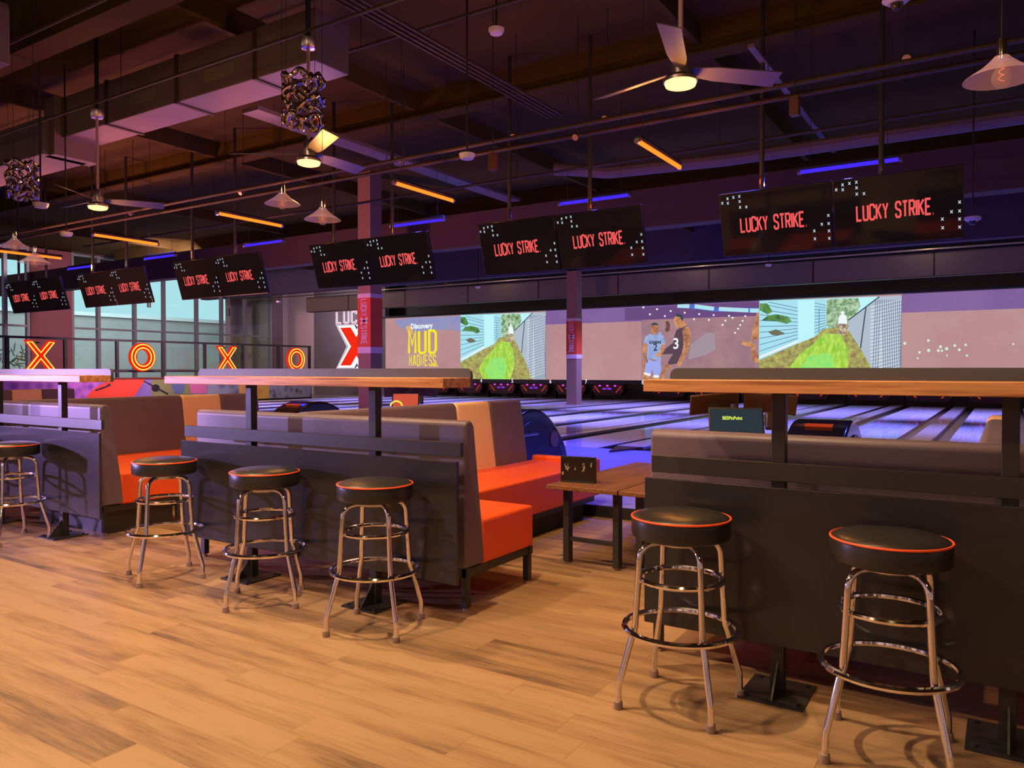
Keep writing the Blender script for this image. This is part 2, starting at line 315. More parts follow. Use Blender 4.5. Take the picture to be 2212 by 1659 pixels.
def letters(mb, text, o, ux, uy, h, ws=0.5, gap=0.30, sw=0.2, depth=0.0, slant=0.0):
    """text on a plane: o origin (lower left), ux / uy unit vectors, h height; glyph width = h*ws/1"""
    o = Vector(o); ux = Vector(ux); uy = Vector(uy); x = 0; gw = h * ws; nrm = ux.cross(uy) * depth
    for i, ch in enumerate(text):
        for pl in GL[ch]:
            p2 = [(x + (a - (.5 if ch == 'I' else 0)) * gw, b * h / 2 * (1 - sw * .5) + h * sw * .25) for a, b in pl]
            for q in stroke_poly(p2, h * sw * (0.8 if len(pl) < 20 else .8)):
                vs = [o + ux * p.x + uy * p.y for p in q]
                if depth: mb.add(vs + [v + nrm for v in vs], [(0, 1, 2, 3), (7, 6, 5, 4), (0, 4, 5, 1), (1, 5, 6, 2), (2, 6, 7, 3), (3, 7, 4, 0)])
                else: mb.add(vs, [(0, 1, 2, 3)])
        x += (gw * (0.25 if ch in ' .' else (0.0 if ch == 'I' else 1.0)) + (gw * 1.0 if ch == ' ' else 0) * 0.6 + h * gap * (1.0 if ch != 'I' else 1.0))
    return x
def text_mesh(body, size, width=1.0, bold=0.0, extrude=0.0):
    cu = bpy.data.curves.new('t', 'FONT'); cu.body = body; cu.size = size; cu.align_x = 'CENTER'; cu.align_y = 'CENTER'; cu.offset = bold; cu.resolution_u = 3; cu.extrude = extrude
    o = bpy.data.objects.new('t', cu); C.objects.link(o); dg = bpy.context.evaluated_depsgraph_get(); me = o.evaluated_get(dg).to_mesh()
    mb = MB(); mb.add([(v.co.x * width, v.co.y, v.co.z) for v in me.vertices], [tuple(p.vertices) for p in me.polygons]); o.evaluated_get(dg).to_mesh_clear()
    bpy.data.objects.remove(o); bpy.data.curves.remove(cu); return mb
def face_minus_y(c): return Matrix.Translation(Vector(c)) @ Matrix.Rotation(R(90), 4, 'X')
# ================= SETTING =================
struct('floor', MB().box(-34, 14, -6, 6.5, -0.1, 0), M_floor, smooth=False)
struct('floor', MB().box(-27.5, 14, 6.5, 11.3, -0.1, 0.1), M_appr, smooth=False)
struct('floor', MB().box(-27.5, 14, 11.3, 31.5, -0.1, 0.012), M_dark, smooth=False)
struct('floor', MB().box(-34, -27.5, 6.5, 31.5, -0.1, 0.012), mat('hall_tile', S(120, 110, 110), 0.3), smooth=False)
struct('ceiling', MB().box(-36, 14, -6, 32, 6.1, 6.3), M_ceil, smooth=False)
struct('riser_shade_strip', MB().box(-27.5, 14, 6.47, 6.498, 0, .104), M_dark, smooth=False)  # dark strip added where the step's riser lies in shadow
# bulkheads and soffit over the lanes
struct('trim_1', MB().box(-34, 14, 15, 15.4, 4.32, 5.12), M_maroon, smooth=False)
struct('trim_7', MB().box(-28.4, 14, 26.0, 26.35, 4.145, 4.159), M_dark, smooth=False)
struct('trim_2', MB().box(-34, 14, 24.2, 24.6, 4.88, 6.1), M_navy, smooth=False)
struct('trim_3', MB().box(-28.4, 14, 26.0, 26.35, 4.16, 4.85), M_soff, smooth=False)
struct('trim_4', MB().box(-27.3, 14, 29.9, 30.25, 4.04, 4.11), M_dark, smooth=False)
jm = MB()
for x in (-25.6, -22.2, -18.8, -15.4, -12.0, -8.6, -5.2, -1.8, 1.6): jm.box(x - .02, x + .02, 25.985, 26.0, 4.16, 4.85)
struct('trim_5', jm, M_dark, smooth=False)
# back wall: sign wall at the left, dark wall behind the pinsetters
struct('wall_back', MB().box(-32.6, -27.3, 30.4, 30.7, 0, 6.1), M_conc, smooth=False)
struct('wall_far', MB().box(-32, 14, 31.3, 31.5, 0, 6.1), M_dark, smooth=False)
struct('wall_corner', MB().box(-34.6, -32.6, 30.3, 30.6, 0, 6.1), mat('pale_plaster', S(214, 190, 196), 0.7), smooth=False)
struct('wall_return', MB().box(-33.2, -32.6, 27.3, 28.2, 0, 6.1), mat('plum_paint', S(104, 82, 92), 0.7), smooth=False)
struct('wall_recess', MB().box(-35.0, -34.6, 26.4, 30.6, 0, 6.1), mat('pale_plaster', S(214, 190, 196), 0.7), smooth=False)
struct('wall_reveal', MB().box(-33.0, -32.4, 26.5, 27.3, 0, 6.1), mat('reveal_paint', S(128, 128, 120), 0.7), smooth=False)
# left window wall
WX = -31.5
struct('wall_left', MB().box(WX - .3, WX + .1, 14.95, 16.5, 0, 6.1).box(WX - .3, WX + .1, -6, 13.2, 0, 6.1), mat('plum_wall', S(112, 62, 70), 0.7), smooth=False)
struct('wall_lintel', MB().box(WX - .3, WX + .1, 13.2, 28, 6.06, 6.1).box(WX - .3, WX + .1, 13.2, 26.6, 0, .25), M_maroon, smooth=False)
M_mull = mat('grey_aluminium', S(128, 134, 138), 0.35, 0.3)
M_glass = bpy.data.materials.new('window_glass'); M_glass.use_nodes = True
_t = M_glass.node_tree; _t.nodes.clear(); _o = _t.nodes.new('ShaderNodeOutputMaterial'); _a = _t.nodes.new('ShaderNodeBsdfTransparent'); _g = _t.nodes.new('ShaderNodeBsdfGlossy'); _m = _t.nodes.new('ShaderNodeMixShader')
_g.inputs['Roughness'].default_value = 0.02; _a.inputs[0].default_value = (0.88, 0.96, 0.96, 1); _m.inputs[0].default_value = 0.03
_t.links.new(_a.outputs[0], _m.inputs[1]); _t.links.new(_g.outputs[0], _m.inputs[2]); _t.links.new(_m.outputs[0], _o.inputs[0])
def window(name, ys, z0, z1, zt):
    f = MB()
    for y in ys: f.box(WX - .12, WX + .06, y - .06, y + .06, z0, z1)
    for z in zt: f.box(WX - .10, WX + .04, ys[0], ys[-1], z - .04, z + .04)
    fr = struct(name, f, M_mull, smooth=False)
    g = MB().box(WX - .03, WX - .015, ys[0], ys[-1], z0, z1); g.build('glass_pane', M_glass, fr, smooth=False)
window('window_1', [16.55, 17.62, 19.19, 20.55, 22.2, 23.55, 24.9, 26.45], 0.25, 6.06, [0.3, 1.36, 3.05, 6.0])
window('window_2', [13.25, 14.1, 14.9], 0.25, 6.06, [0.3, 1.36, 3.05, 6.0])
# building and planting seen through the windows
nb = thing('neighbouring_building', 'long flat grey building outside beyond the left windows', 'building', (-52, 25, 0))
MB().box(-54, -52, 10, 60, -2, 5.0).build('wall', mat('outside_render', S(132, 136, 134), 0.9, noise=0.2, nscale=0.5), nb, smooth=False)
MB().box(-54.2, -51.8, 9.8, 60.2, 5.0, 5.25).build('parapet', mat('outside_trim', S(176, 190, 194), 0.9), nb, smooth=False)
sh = MB()
for i in range(420):
    p = Vector((random.uniform(-39, -37), random.uniform(12, 19.5), random.uniform(0, 2.4)))
    a = random.uniform(0, 6.28); d = Vector((random.uniform(-.3, .3), math.cos(a), math.sin(a) * .9)); e = d.cross(Vector((1, 0, .2))).normalized() * .03; L_ = random.uniform(.3, .6)
    sh.add([p - e, p + e, p + d * L_ * .6 + e, p + d * L_, p + d * L_ * .6 - e], [(0, 1, 2, 3, 4)])
sb = thing('garden_shrub', 'leafy green planting outside the leftmost window', 'shrub', (-38, 15.5, 0)); sh.build('foliage', mat('shrub_leaf', S(120, 190, 150), 0.7), sb, smooth=False)
# raised side wall with mural and railing
struct('wall_mural', MB().box(-27.75, -27.52, 10, 25.5, 0, 1.03), M_dark, smooth=False)
struct('baseboard_mural', MB().box(-27.78, -27.48, 10, 25.53, 1.03, 1.08), mat('cap_paint', S(110, 46, 44), 0.6), smooth=False)
MX = -27.5
mur = thing('wall_mural_painting', 'colourful street-art mural along the low side wall under the neon letters', 'mural', (MX, 17, 0))
def mp_(name, pts, m, dx):
    MB().poly([tuple(Vector((MX + dx, px(u, v, 'x', MX).y, max(.1, min(1.02, px(u, v, 'x', MX).z))))) for u, v in pts]).build(name, m, mur, smooth=False)
def noisy(name, a, b, s): 
    m = mat(name, a, 0.6); t = m.node_tree; tc = t.nodes.new('ShaderNodeTexCoord'); v = t.nodes.new('ShaderNodeTexVoronoi'); v.inputs['Scale'].default_value = s
    cr = t.nodes.new('ShaderNodeValToRGB'); cr.color_ramp.elements[0].color = a; cr.color_ramp.elements[1].color = b; cr.color_ramp.elements[1].position = 0.6
    t.links.new(tc.outputs['Object'], v.inputs['Vector']); t.links.new(v.outputs['Distance'], cr.inputs[0]); t.links.new(cr.outputs[0], t.nodes['Principled BSDF'].inputs['Base Color']); return m
def myz(y0, y1, z0, z1): return [(y0, z0), (y1, z0), (y1, z1), (y0, z1)]
def mq(name, pts, m, dx): MB().poly([(MX + dx, y, z) for y, z in pts]).build(name, m, mur, smooth=False)
mq('purple_crystals', myz(10, 15.4, .1, 1.02), noisy('mural_purple', S(90, 40, 170), S(190, 110, 220), 3), 0)
mq('blue_field', myz(15.4, 17.4, .1, 1.02), noisy('mural_blue', S(70, 80, 170), S(130, 110, 190), 1.5), 0)
mq('olive_field', myz(17.4, 19.2, .1, 1.02), mat('mural_olive', S(128, 132, 92), 0.6, noise=.15, nscale=2), 0)
mq('steel_field', myz(19.2, 21.4, .1, 1.02), noisy('mural_steel', S(70, 70, 110), S(150, 160, 190), 2), 0)
mq('peach_field', myz(21.4, 23.0, .1, 1.02), noisy('mural_peach', S(225, 120, 110), S(240, 200, 90), 2), 0)
mq('checker_field', myz(23.0, 25.45, .1, 1.02), noisy('mural_check', S(40, 40, 60), S(170, 175, 205), 3.6), 0)
mp_('red_lips', [(186, 858), (198, 843), (212, 834), (226, 826), (240, 817), (262, 813), (314, 812), (310, 826), (298, 845), (288, 858), (250, 868)], mat('mural_lips', S(228, 72, 56), 0.5), .006)
mp_('lip_crease', [(205, 842), (228, 834), (236, 828), (240, 832), (228, 838), (206, 845)], mat('mural_dark', S(40, 20, 40), 0.6), .009)
mp_('black_spot', [(336 + 9 * math.cos(a * .5236), 838 + 8 * math.sin(a * .5236)) for a in range(12)], M_dark, .009)
mp_('black_stroke', [(309, 823), (311, 822), (364, 850), (362, 853)], M_dark, .008)
mp_('blue_wedge', [(366, 820), (402, 820), (395, 850), (376, 850)], mat('mural_sky', S(90, 110, 160), 0.6), .007)
mp_('pink_figure', [(408, 820), (448, 822), (446, 850), (412, 850)], mat('mural_pink', S(205, 110, 170), 0.6), .008)
rl = thing('guard_railing', 'dark metal railing on top of the mural wall in front of the left windows', 'railing', (-27.6, 17.5, 1.08))
MB().box(-27.66, -27.56, 10, 25.53, 2.42, 2.50).build('top_rail', M_blackm, rl, smooth=False)
MB().box(-27.65, -27.57, 10, 25.5, 1.28, 1.35).build('bottom_rail', M_blackm, rl, smooth=False)
for y in (12.4, 14.26, 16.12, 17.96, 19.82, 21.68, 23.6, 25.46): MB().box(-27.66, -27.56, y - .05, y + .05, 1.08, 2.42).build('post', M_blackm, rl, smooth=False)
# neon letters
M_nred = emat('neon_letter_red', S(232, 40, 16), 1.0); M_nyel = emat('neon_tube_yellow', S(255, 214, 84), 1.5)
LAB = {0: 'red and yellow neon letter X, the larger one nearest the camera on the railing', 1: 'red and yellow neon letter O hanging left of the second X',
       2: 'red and yellow neon letter X between the two neon Os', 3: 'narrow red and yellow neon letter O at the far end of the railing'}
for i, y in enumerate((13.3, 16.95, 20.68, 24.4)):
    z = 1.85; t = thing('neon_letter', LAB[i], 'neon sign', (-27.35, y, z), 'XOXO neon letters on the railing'); x = -27.35
    if i % 2 == 0:
        b = MB(); tb = MB()
        for s in (1, -1):
            d = Vector((s * .38, .52)); nn = Vector((-d.y, d.x)).normalized() * .14
            P = [(-d.x, -d.y), (d.x, d.y)]
            q = [(y + P[0][0] + nn.x, z - .52), (y + P[0][0] - nn.x * 1.15, z - .52), (y + P[1][0] - nn.x, z + .52), (y + P[1][0] + nn.x * 1.15, z + .52)]
            b.prism([(p[0], p[1]) for p in q], 'x', x - .06, x + (.04 if s > 0 else .045))
        Q = [(-.47, .45), (-.30, .45), (0, .10), (.30, .45), (.47, .45), (.10, 0), (.47, -.45), (.30, -.45), (0, -.10), (-.30, -.45), (-.47, -.45), (-.10, 0)]
        Q = [(a * .92, c) for a, c in Q]
        tb.tube([(x + .065, y + a, z + c) for a, c in Q], .022, 6, closed=True)
        b.build('letter_body', M_nred, t); tb.build('neon_tube', M_nyel, t)
    else:
        b = MB(); n_ = 48; vs = []; fs = []
        for k in range(n_):
            a = 2 * math.pi * k / n_
            for (ry, rz, dx) in ((.52, .54, -.06), (.52, .54, .04), (.25, .28, .04), (.25, .28, -.06)): vs.append((x + dx, y + ry * math.cos(a), z + rz * math.sin(a)))
        for k in range(n_):
            for j in range(4): fs.append((4 * k + j, 4 * k + (j + 1) % 4, 4 * ((k + 1) % n_) + (j + 1) % 4, 4 * ((k + 1) % n_) + j))
        b.add(vs, fs); b.build('letter_body', M_nred, t)
        for ry, rz in ((.455, .475), (.325, .345)):
            MB().tube([(x + .065, y + ry * math.cos(2 * math.pi * k / 40), z + rz * math.sin(2 * math.pi * k / 40)) for k in range(40)], .022, 6, closed=True).build('neon_tube', M_nyel, t)
    if z: MB().box(x - .22, x - .06, y - .03, y + .03, z + .42, z + .46).build('bracket', M_blackm, t, smooth=False)
# small dark hangers and pipe in front of the windows are added with the ceiling

# ================= LANES =================
LANES = [-25.4, -23.6, -21.65, -19.8, -18.02, -16.15, -14.35, -11.6, -9.8, -7.95, -6.12, -4.1, -2.2, -0.3, 1.6, 3.4]
M_gut = mat('gutter_black', (0.02, 0.02, 0.024, 1), 0.25)
M_cap = mat('division_cap', S(170, 165, 175), 0.22, coat=.3)
Y0, Y1 = 11.3, 30.4
def ordn(i): return ['first', 'second', 'third', 'fourth', 'fifth', 'sixth', 'seventh', 'eighth', 'ninth', 'tenth', 'eleventh', 'twelfth', 'thirteenth', 'fourteenth', 'fifteenth', 'sixteenth'][i]
for i, x in enumerate(LANES):
    t = thing('bowling_lane', 'glossy blue-lit bowling lane, %s from the left side wall' % ordn(i), 'bowling lane', (x, Y0, 0), 'bowling lanes side by side')
    MB().box(x - .53, x + .53, Y0 + .005, Y1, .012, .1).build('lane_surface', M_lane, t, smooth=False)
    for s in (-1, 1):
        g = MB(); a = x + s * .53; prof = [(a, .085), (a + s * .03, .04), (a + s * .12, .02), (a + s * .21, .04), (a + s * .24, .095)]
        vs = [(p[0], Y0 + .005, p[1]) for p in prof] + [(p[0], Y1, p[1]) for p in prof]
        g.add(vs, [(k, k + 1, k + 6, k + 5) for k in range(4)]); g.build('gutter', M_gut, t)
gaps = [(LANES[i], LANES[i + 1]) for i in range(len(LANES) - 1)]
for i, (a, b) in enumerate(gaps):
    x0, x1 = a + .775, b - .775; xm = (a + b) / 2
    t = thing('lane_divider', 'pale strip between the %s and %s lanes from the left wall' % (ordn(i), ordn(i + 1)), 'lane divider', (xm, Y0, 0), 'strips between the lanes')
    d = MB().box(x0, x1, Y0 + .25, Y1, .012, .135); d.build('divider_cap', M_cap, t, bevel=.01)
    nose = MB().prism([(x0, Y0 + .25), (x1, Y0 + .25), (xm, Y0 - .55)], 'z', .101, .128); nose.build('divider_nose', mat('maroon_nose', S(60, 22, 30), .35), t, bevel=.006)
# pinsetter fronts
M_hood = mat('pinsetter_hood', S(66, 26, 34), 0.5); M_hline = emat('hood_orange_line', S(214, 70, 36), .7); M_hdot = emat('hood_pink_light', S(232, 60, 220), 1.6); M_hdim = emat('hood_dim_line', S(110, 40, 60), .5)
M_pintext = emat('hood_purple_text', S(150, 60, 240), 1.2)
proto = None
for i, x in enumerate(LANES):
    y = 30.05
    if proto is None:
        t = thing('pinsetter_hood', 'a', 'pinsetter hood', (0, 0, 0), 'pinsetter hoods at the end of the lanes')
        MB().prism([(-.72, .74), (.72, .74), (.74, .52), (.60, .28), (-.60, .28), (-.74, .52)][::-1], 'y', 0, .5).build('hood_body', M_hood, t, smooth=False)
        for s in (-1, 1):
            q = MB().add([(s * .66, -.006, .68), (s * .60, -.006, .68), (s * .36, -.006, .40), (s * .42, -.006, .40)], [(0, 1, 2, 3)]); q.build('orange_stripe', M_hline, t, smooth=False)
            q = MB().add([(s * .70, -.006, .46), (s * .66, -.006, .42), (s * .44, -.006, .70), (s * .49, -.006, .70)], [(0, 1, 2, 3)]); q.build('dim_stripe', M_hdim, t, smooth=False)
        for s in (-.36, 0, .36): MB().lathe((s, -.03, .69), [(0, -.035), (.045, -.02), (.05, 0), (.045, .02), (0, .035)], 10).build('pink_lamp', M_hdot, t)
        tm = MB(); wd = letters(tm, 'LUCKY STRIKE', (-.235, -.008, .52), (1, 0, 0), (0, 0, 1), .075, ws=.34, gap=.17, sw=.2); tm.build('lettering', M_pintext, t, smooth=False)
        proto = t; o = t
    else: o = copy_tree(proto)
    o.location = (x, y, 0)
    o['label'] = 'dark red hood with pink lights ending the %s lane from the left' % ordn(i)
struct('wall_masking', MB().box(-27.3, 5, 29.98, 30.2, .75, .93), mat('masking_black', (0.02, .016, .02, 1), .5), smooth=False)
pit = MB()
for i, x in enumerate(LANES):
    if i != 7: pit.box(x - .78, x - .76, 30.06, 30.3, .1, .75)
struct('wall_pit', pit, M_dark, smooth=False)
# lane numbers
M_num = emat('number_white', S(235, 225, 240), 1.0)
for nn, x in [(4, -20.9), (5, -19.15), (6, -17.13), (7, -15.35), (8, -12.7), (9, -10.75)]:
    tm = text_mesh(str(nn), .24, .85, .006).xf(face_minus_y((x, 29.972, .85)))
    tag(tm.build('lane_number', M_num, smooth=False), 'white lane number %d on the black strip above the pinsetters' % nn, 'lane number', 'lane numbers')
# columns with banners
def column(x, y, which):
    k = .2
    c = struct('wall_column', MB().box(x - k, x + k, y - k, y + k, .1, 6.1), M_lav, smooth=False)
    t = thing('column_banner', which, 'banner', (x, y, 1.77)); e = .008
    def wrap(z0, z1, ee): return MB().box(x - k - ee, x + k + ee, y - k - ee, y + k + ee, z0, z1)
    wrap(1.92, 3.10, e).build('red_wrap', M_red, t, smooth=False)
    wrap(3.10, 3.20, e + .002).build('white_band', M_bwhite, t, smooth=False); wrap(1.77, 1.92, e + .002).build('white_band', M_bwhite, t, smooth=False)
    m = MB(); yy = y - k - e - .004
    # reads downwards: text direction -z, letter up-direction +x
    def word(s_, za, zb):
        q_ = MB(); w_ = letters(q_, s_, (0, 0, 0), (0, 0, -1), (1, 0, 0), .19, ws=.34, gap=.19, sw=.17) - .19 * .19; k_ = (za - zb) / w_
        m.add([(x - .10 + v[0], yy, za + v[2] * k_) for v in q_.v], q_.f)
    word('LUCKY', 3.06, 2.67); word('STRIKE', 2.42, 1.99)
    m.build('lettering', M_bwhite, t, smooth=False)
    q = MB()
    for s in (1, -1): q.add([(x - .12, yy, 2.545 + s * .065 - .035), (x - .12, yy, 2.545 + s * .065 + .035), (x + .12, yy, 2.545 - s * .065 + .035), (x + .12, yy, 2.545 - s * .065 - .035)], [(0, 1, 2, 3)])
    q.build('x_emblem', M_bwhite, t, smooth=False)
column(-12.97, 13.9, 'red banner with white bands and vertical lettering on the near column')
column(-12.97, 24.4, 'red banner with white bands and vertical lettering on the far column among the lanes')
# wall sign
t = thing('wall_sign', 'illuminated wall sign with outlined letters and a large red X on the grey far wall', 'sign', (-29.5, 30.4, 1))
M_sw = emat('sign_white', S(250, 240, 250), 1.2); M_sn = mat('sign_navy', S(40, 44, 80), .5); M_sr = emat('sign_red', S(245, 44, 20), 1.0); M_spk = emat('sign_pink', S(214, 130, 170), .9)
ya = 30.36; cx = -29.25
m = MB(); ww = letters(MB(), 'LUCKY', (0, 0, 0), (1, 0, 0), (0, 0, 1), .85, ws=.38, gap=.34, sw=.2)
letters(m, 'LUCKY', (-30.78, ya, 3.86), (1, 0, 0), (0, 0, 1), .70, ws=.46, gap=.34, sw=.22, depth=.02); m.build('lettering', M_sw, t, smooth=False)
m = MB(); letters(m, 'LUCKY', (-30.78, ya - .03, 3.86), (1, 0, 0), (0, 0, 1), .70, ws=.46, gap=.34, sw=.10); m.build('letter_inlay', M_spk, t, smooth=False)
def Xshape(w_, h_, th, yq, nm, mm):
    q = MB(); cz = 2.63
    for s in (1, -1):
        q.prism([(cx - s * w_ - th, cz - h_), (cx - s * w_ + th, cz - h_), (cx + s * w_ + th, cz + h_), (cx + s * w_ - th, cz + h_)], 'y', yq - (.002 if s > 0 else 0), yq + .02)
    q.build(nm, mm, t, smooth=False)
Xshape(.80, 1.18, .78, ya - .00, 'x_outline', M_sw); Xshape(.80, 1.16, .70, ya - .03, 'x_shadow', M_sn); Xshape(.80, 1.14, .62, ya - .06, 'x_border', M_sw); Xshape(.80, 1.02, .38, ya - .09, 'x_letter', M_sr)
m = MB(); letters(m, 'STRIKE', (-30.6, ya, .75), (1, 0, 0), (0, 0, 1), .4, ws=.38, gap=.34, sw=.2, depth=.02); m.build('lettering', M_sw, t, smooth=False)

# ================= PROJECTION SCREEN =================
SY = 30.3; SX0, SX1, SZ0, SZ1 = -27.2, 6.6, .93, 4.04
t = thing('projection_screen', 'long bright projection screen above the pinsetters showing several video pictures', 'screen', (SX0, SY, SZ0))
M_sc = emat('screen_mauve', S(196, 152, 152), .95, S(184, 138, 144), .22)
M_scv = emat('screen_soffit_shade', S(140, 106, 164), .95, S(128, 96, 156), .3)
def sq(name, m, x0, x1, z0, z1, d=0.0): return MB().add([(x0, SY - d, z0), (x1, SY - d, z0), (x1, SY - d, z1), (x0, SY - d, z1)], [(0, 1, 2, 3)]).build(name, m, t, smooth=False)
MB().box(SX0, SX1, SY, SY + .05, SZ0, SZ1).build('screen_panel', M_sc, t, smooth=False)
sq('soffit_shade_band', M_scv, -17.56, -8.03, 3.42, SZ1, .004); sq('soffit_shade_band', M_scv, -3.09, SX1, 3.38, SZ1, .004)  # soffit's shadow put into the screen colour as violet top bands
class TileMap:
    def __init__(s, fu, fx): s.fu = fu
def tile_poly(name, pts, m, cr, tiles, d, par, group_mesh=True):
    """pts are in a photographed crop; cr maps them on to the picture tile (0..1), tiles = list of x0,x1"""
    out_ = []
    for x0, x1 in tiles:
        vs = []
        for p in pts:
            q = px(cr[0] + p[0] / cr[2], cr[1] + p[1] / cr[2], 'y', SY)
            a = (q.x - cr[3]) / (cr[4] - cr[3]); a = max(0, min(1, a)); vs.append((x0 + a * (x1 - x0), SY - d, max(SZ0, min(SZ1, q.z))))
        out_.append(MB().add(vs, [tuple(range(len(vs)))]).build(name, m, par, smooth=False))
    return out_
def strokes(name, lines, wd, m, cr, tiles, d, par):
    for x0, x1 in tiles:
        mb = MB()
        for (a, b) in lines:
            P = []
            for p in (a, b):
                q = px(cr[0] + p[0] / cr[2], cr[1] + p[1] / cr[2], 'y', SY); al = max(0, min(1, (q.x - cr[3]) / (cr[4] - cr[3]))); P.append(Vector((x0 + al * (x1 - x0), max(SZ0, min(SZ1, q.z)))))
            dd = P[1] - P[0]
            if dd.length < 1e-4: continue
            nn = Vector((-dd.y, dd.x)).normalized() * wd / 2
            mb.add([(P[0].x + nn.x, SY - d, P[0].y + nn.y), (P[0].x - nn.x, SY - d, P[0].y - nn.y), (P[1].x - nn.x, SY - d, P[1].y - nn.y), (P[1].x + nn.x, SY - d, P[1].y + nn.y)], [(0, 1, 2, 3)])
        mb.build(name, m, par, smooth=False)
CR = (820, 640, 5.82, -22.35, -17.56); TL = [(-22.35, -17.56), (-8.03, -3.09)]
ex = [(e0, e1) for e0, e1 in TL]
M_sid = emat('pic_siding', S(168, 226, 240), 1.0); M_sidl = emat('pic_siding_line', S(86, 120, 140), 1.0); M_pil = emat('pic_pillar', S(190, 244, 252), 1.0)
M_tree = emat('pic_tree', S(84, 130, 72), 1.0, S(196, 222, 190), 5.0); M_fence = emat('pic_fence', S(176, 190, 206), 1.0); M_gnd = emat('pic_ground', S(146, 120, 86), 1.0, S(184, 190, 104), 4.0, (1, 1, 1.2))
M_grs = emat('pic_grass', S(136, 196, 66), 1.0, S(196, 232, 96), 5.0, (1.5, 1, .6)); M_grs2 = emat('pic_grass_mint', S(130, 226, 120), 1.0, S(168, 232, 110), 5.0)
M_leaf = emat('pic_leaf', S(104, 158, 84), 1.0, S(60, 96, 60), 2.0); M_brn = emat('pic_brown', S(112, 112, 88), 1.0); M_w = emat('pic_white', S(240, 246, 250), 1.0); M_dk = emat('pic_dark', S(60, 70, 86), 1.0); M_lat = emat('pic_lattice', S(110, 122, 150), 1.0); M_latw = emat('pic_lattice_white', S(232, 238, 248), 1.0)
tile_poly('picture_siding', [(1018, 200), (2092, 200), (2092, 1045), (1018, 1045)], M_sid, CR, ex, .006, t)
y0s = [262, 318, 374, 432, 492, 552, 612, 675, 740, 800]; y1s = [345, 382, 418, 452, 486, 515, 545, 575, 610, 645]
strokes('picture_board_line', [((1090, 250), (1312, 312))] + [((1022, a), (1315, b)) for a, b in zip(y0s, y1s)], .022, M_sidl, CR, ex, .010, t)
tile_poly('picture_house_corner', [(1312, 235), (1440, 235), (1440, 655), (1380, 688), (1318, 672)], M_pil, CR, ex, .012, t)
strokes('picture_board_line', [((1440, 262 + k * 33), (1528, 290 + k * 24)) for k in range(10)] + [((1475, 320), (1475, 560))], .02, M_sidl, CR, ex, .012, t)
tile_poly('picture_sky', [(1525, 225), (1925, 210), (1780, 350), (1525, 480)], M_pil, CR, ex, .012, t)
tile_poly('picture_tree', [(1530, 228), (1700, 222), (1770, 222), (1785, 300), (1750, 380), (1735, 420), (1700, 500), (1620, 530), (1560, 525), (1530, 480)], M_tree, CR, ex, .014, t)
tile_poly('picture_ground', [(1018, 830), (1315, 665), (1440, 600), (1510, 520), (1600, 508), (1700, 540), (1800, 740), (1930, 1045), (1018, 1045)], M_gnd, CR, ex, .015, t)
tile_poly('picture_lawn', [(1510, 570), (1640, 575), (1690, 700), (1700, 860), (1650, 1045), (1300, 1045), (1250, 900), (1330, 770), (1440, 660)], M_grs, CR, ex, .018, t)
tile_poly('picture_lawn_light', [(1400, 790), (1560, 760), (1600, 880), (1560, 1045), (1380, 1045), (1330, 920)], M_grs2, CR, ex, .021, t)
strokes('picture_sill', [((1022, 800), (1318, 640))], .08, M_w, CR, ex, .02, t)
tile_poly('picture_fence', [(1924, 205), (2092, 200), (2092, 1045), (1930, 1045), (1785, 700), (1695, 530), (1700, 430), (1830, 310)], M_fence, CR, ex, .017, t)
la = []
for k in range(26):
    yb = 240 + k * 34; la.append(((1860 + max(0, (k - 14)) * 4, yb + 70), (2090, yb)))
lb = []
for k in range(16): lb.append(((1850 + k * 16, 240 + 0 * k), (1830 + k * 17 + 30, 1040) if k > 5 else (1830 + k * 17, 800 + k * 40)))
strokes('picture_mesh', [q for q in la if q[0][1] < 1040], .03, M_latw, CR, ex, .020, t); strokes('picture_mesh', lb[3:], .022, M_lat, CR, ex, .022, t)
strokes('picture_fence_rail', [((1700, 432), (1925, 208)), ((1826, 310), (1788, 712))], .04, M_dk, CR, ex, .024, t)
for P in ([(1022, 262), (1080, 262), (1122, 345), (1085, 372), (1022, 330)], [(1085, 385), (1150, 372), (1240, 395), (1268, 445), (1230, 468), (1150, 440), (1040, 430)]): tile_poly('picture_leaf', P, M_leaf, CR, ex, .024, t)
tile_poly('picture_leaf', [(1085, 545), (1150, 522), (1218, 562), (1165, 585), (1120, 578)], M_brn, CR, ex, .024, t)
tile_poly('picture_person', [(1618, 470), (1625, 395), (1645, 378), (1640, 355), (1652, 345), (1666, 355), (1662, 378), (1682, 395), (1688, 470)], M_w, CR, ex, .024, t)
tile_poly('picture_bicycle', [(1600, 480), (1640, 470), (1700, 480), (1690, 540), (1670, 580), (1610, 575), (1625, 530)], emat('pic_cream', S(226, 206, 176), 1, S(120, 96, 80), 6.0), CR, ex, .026, t)
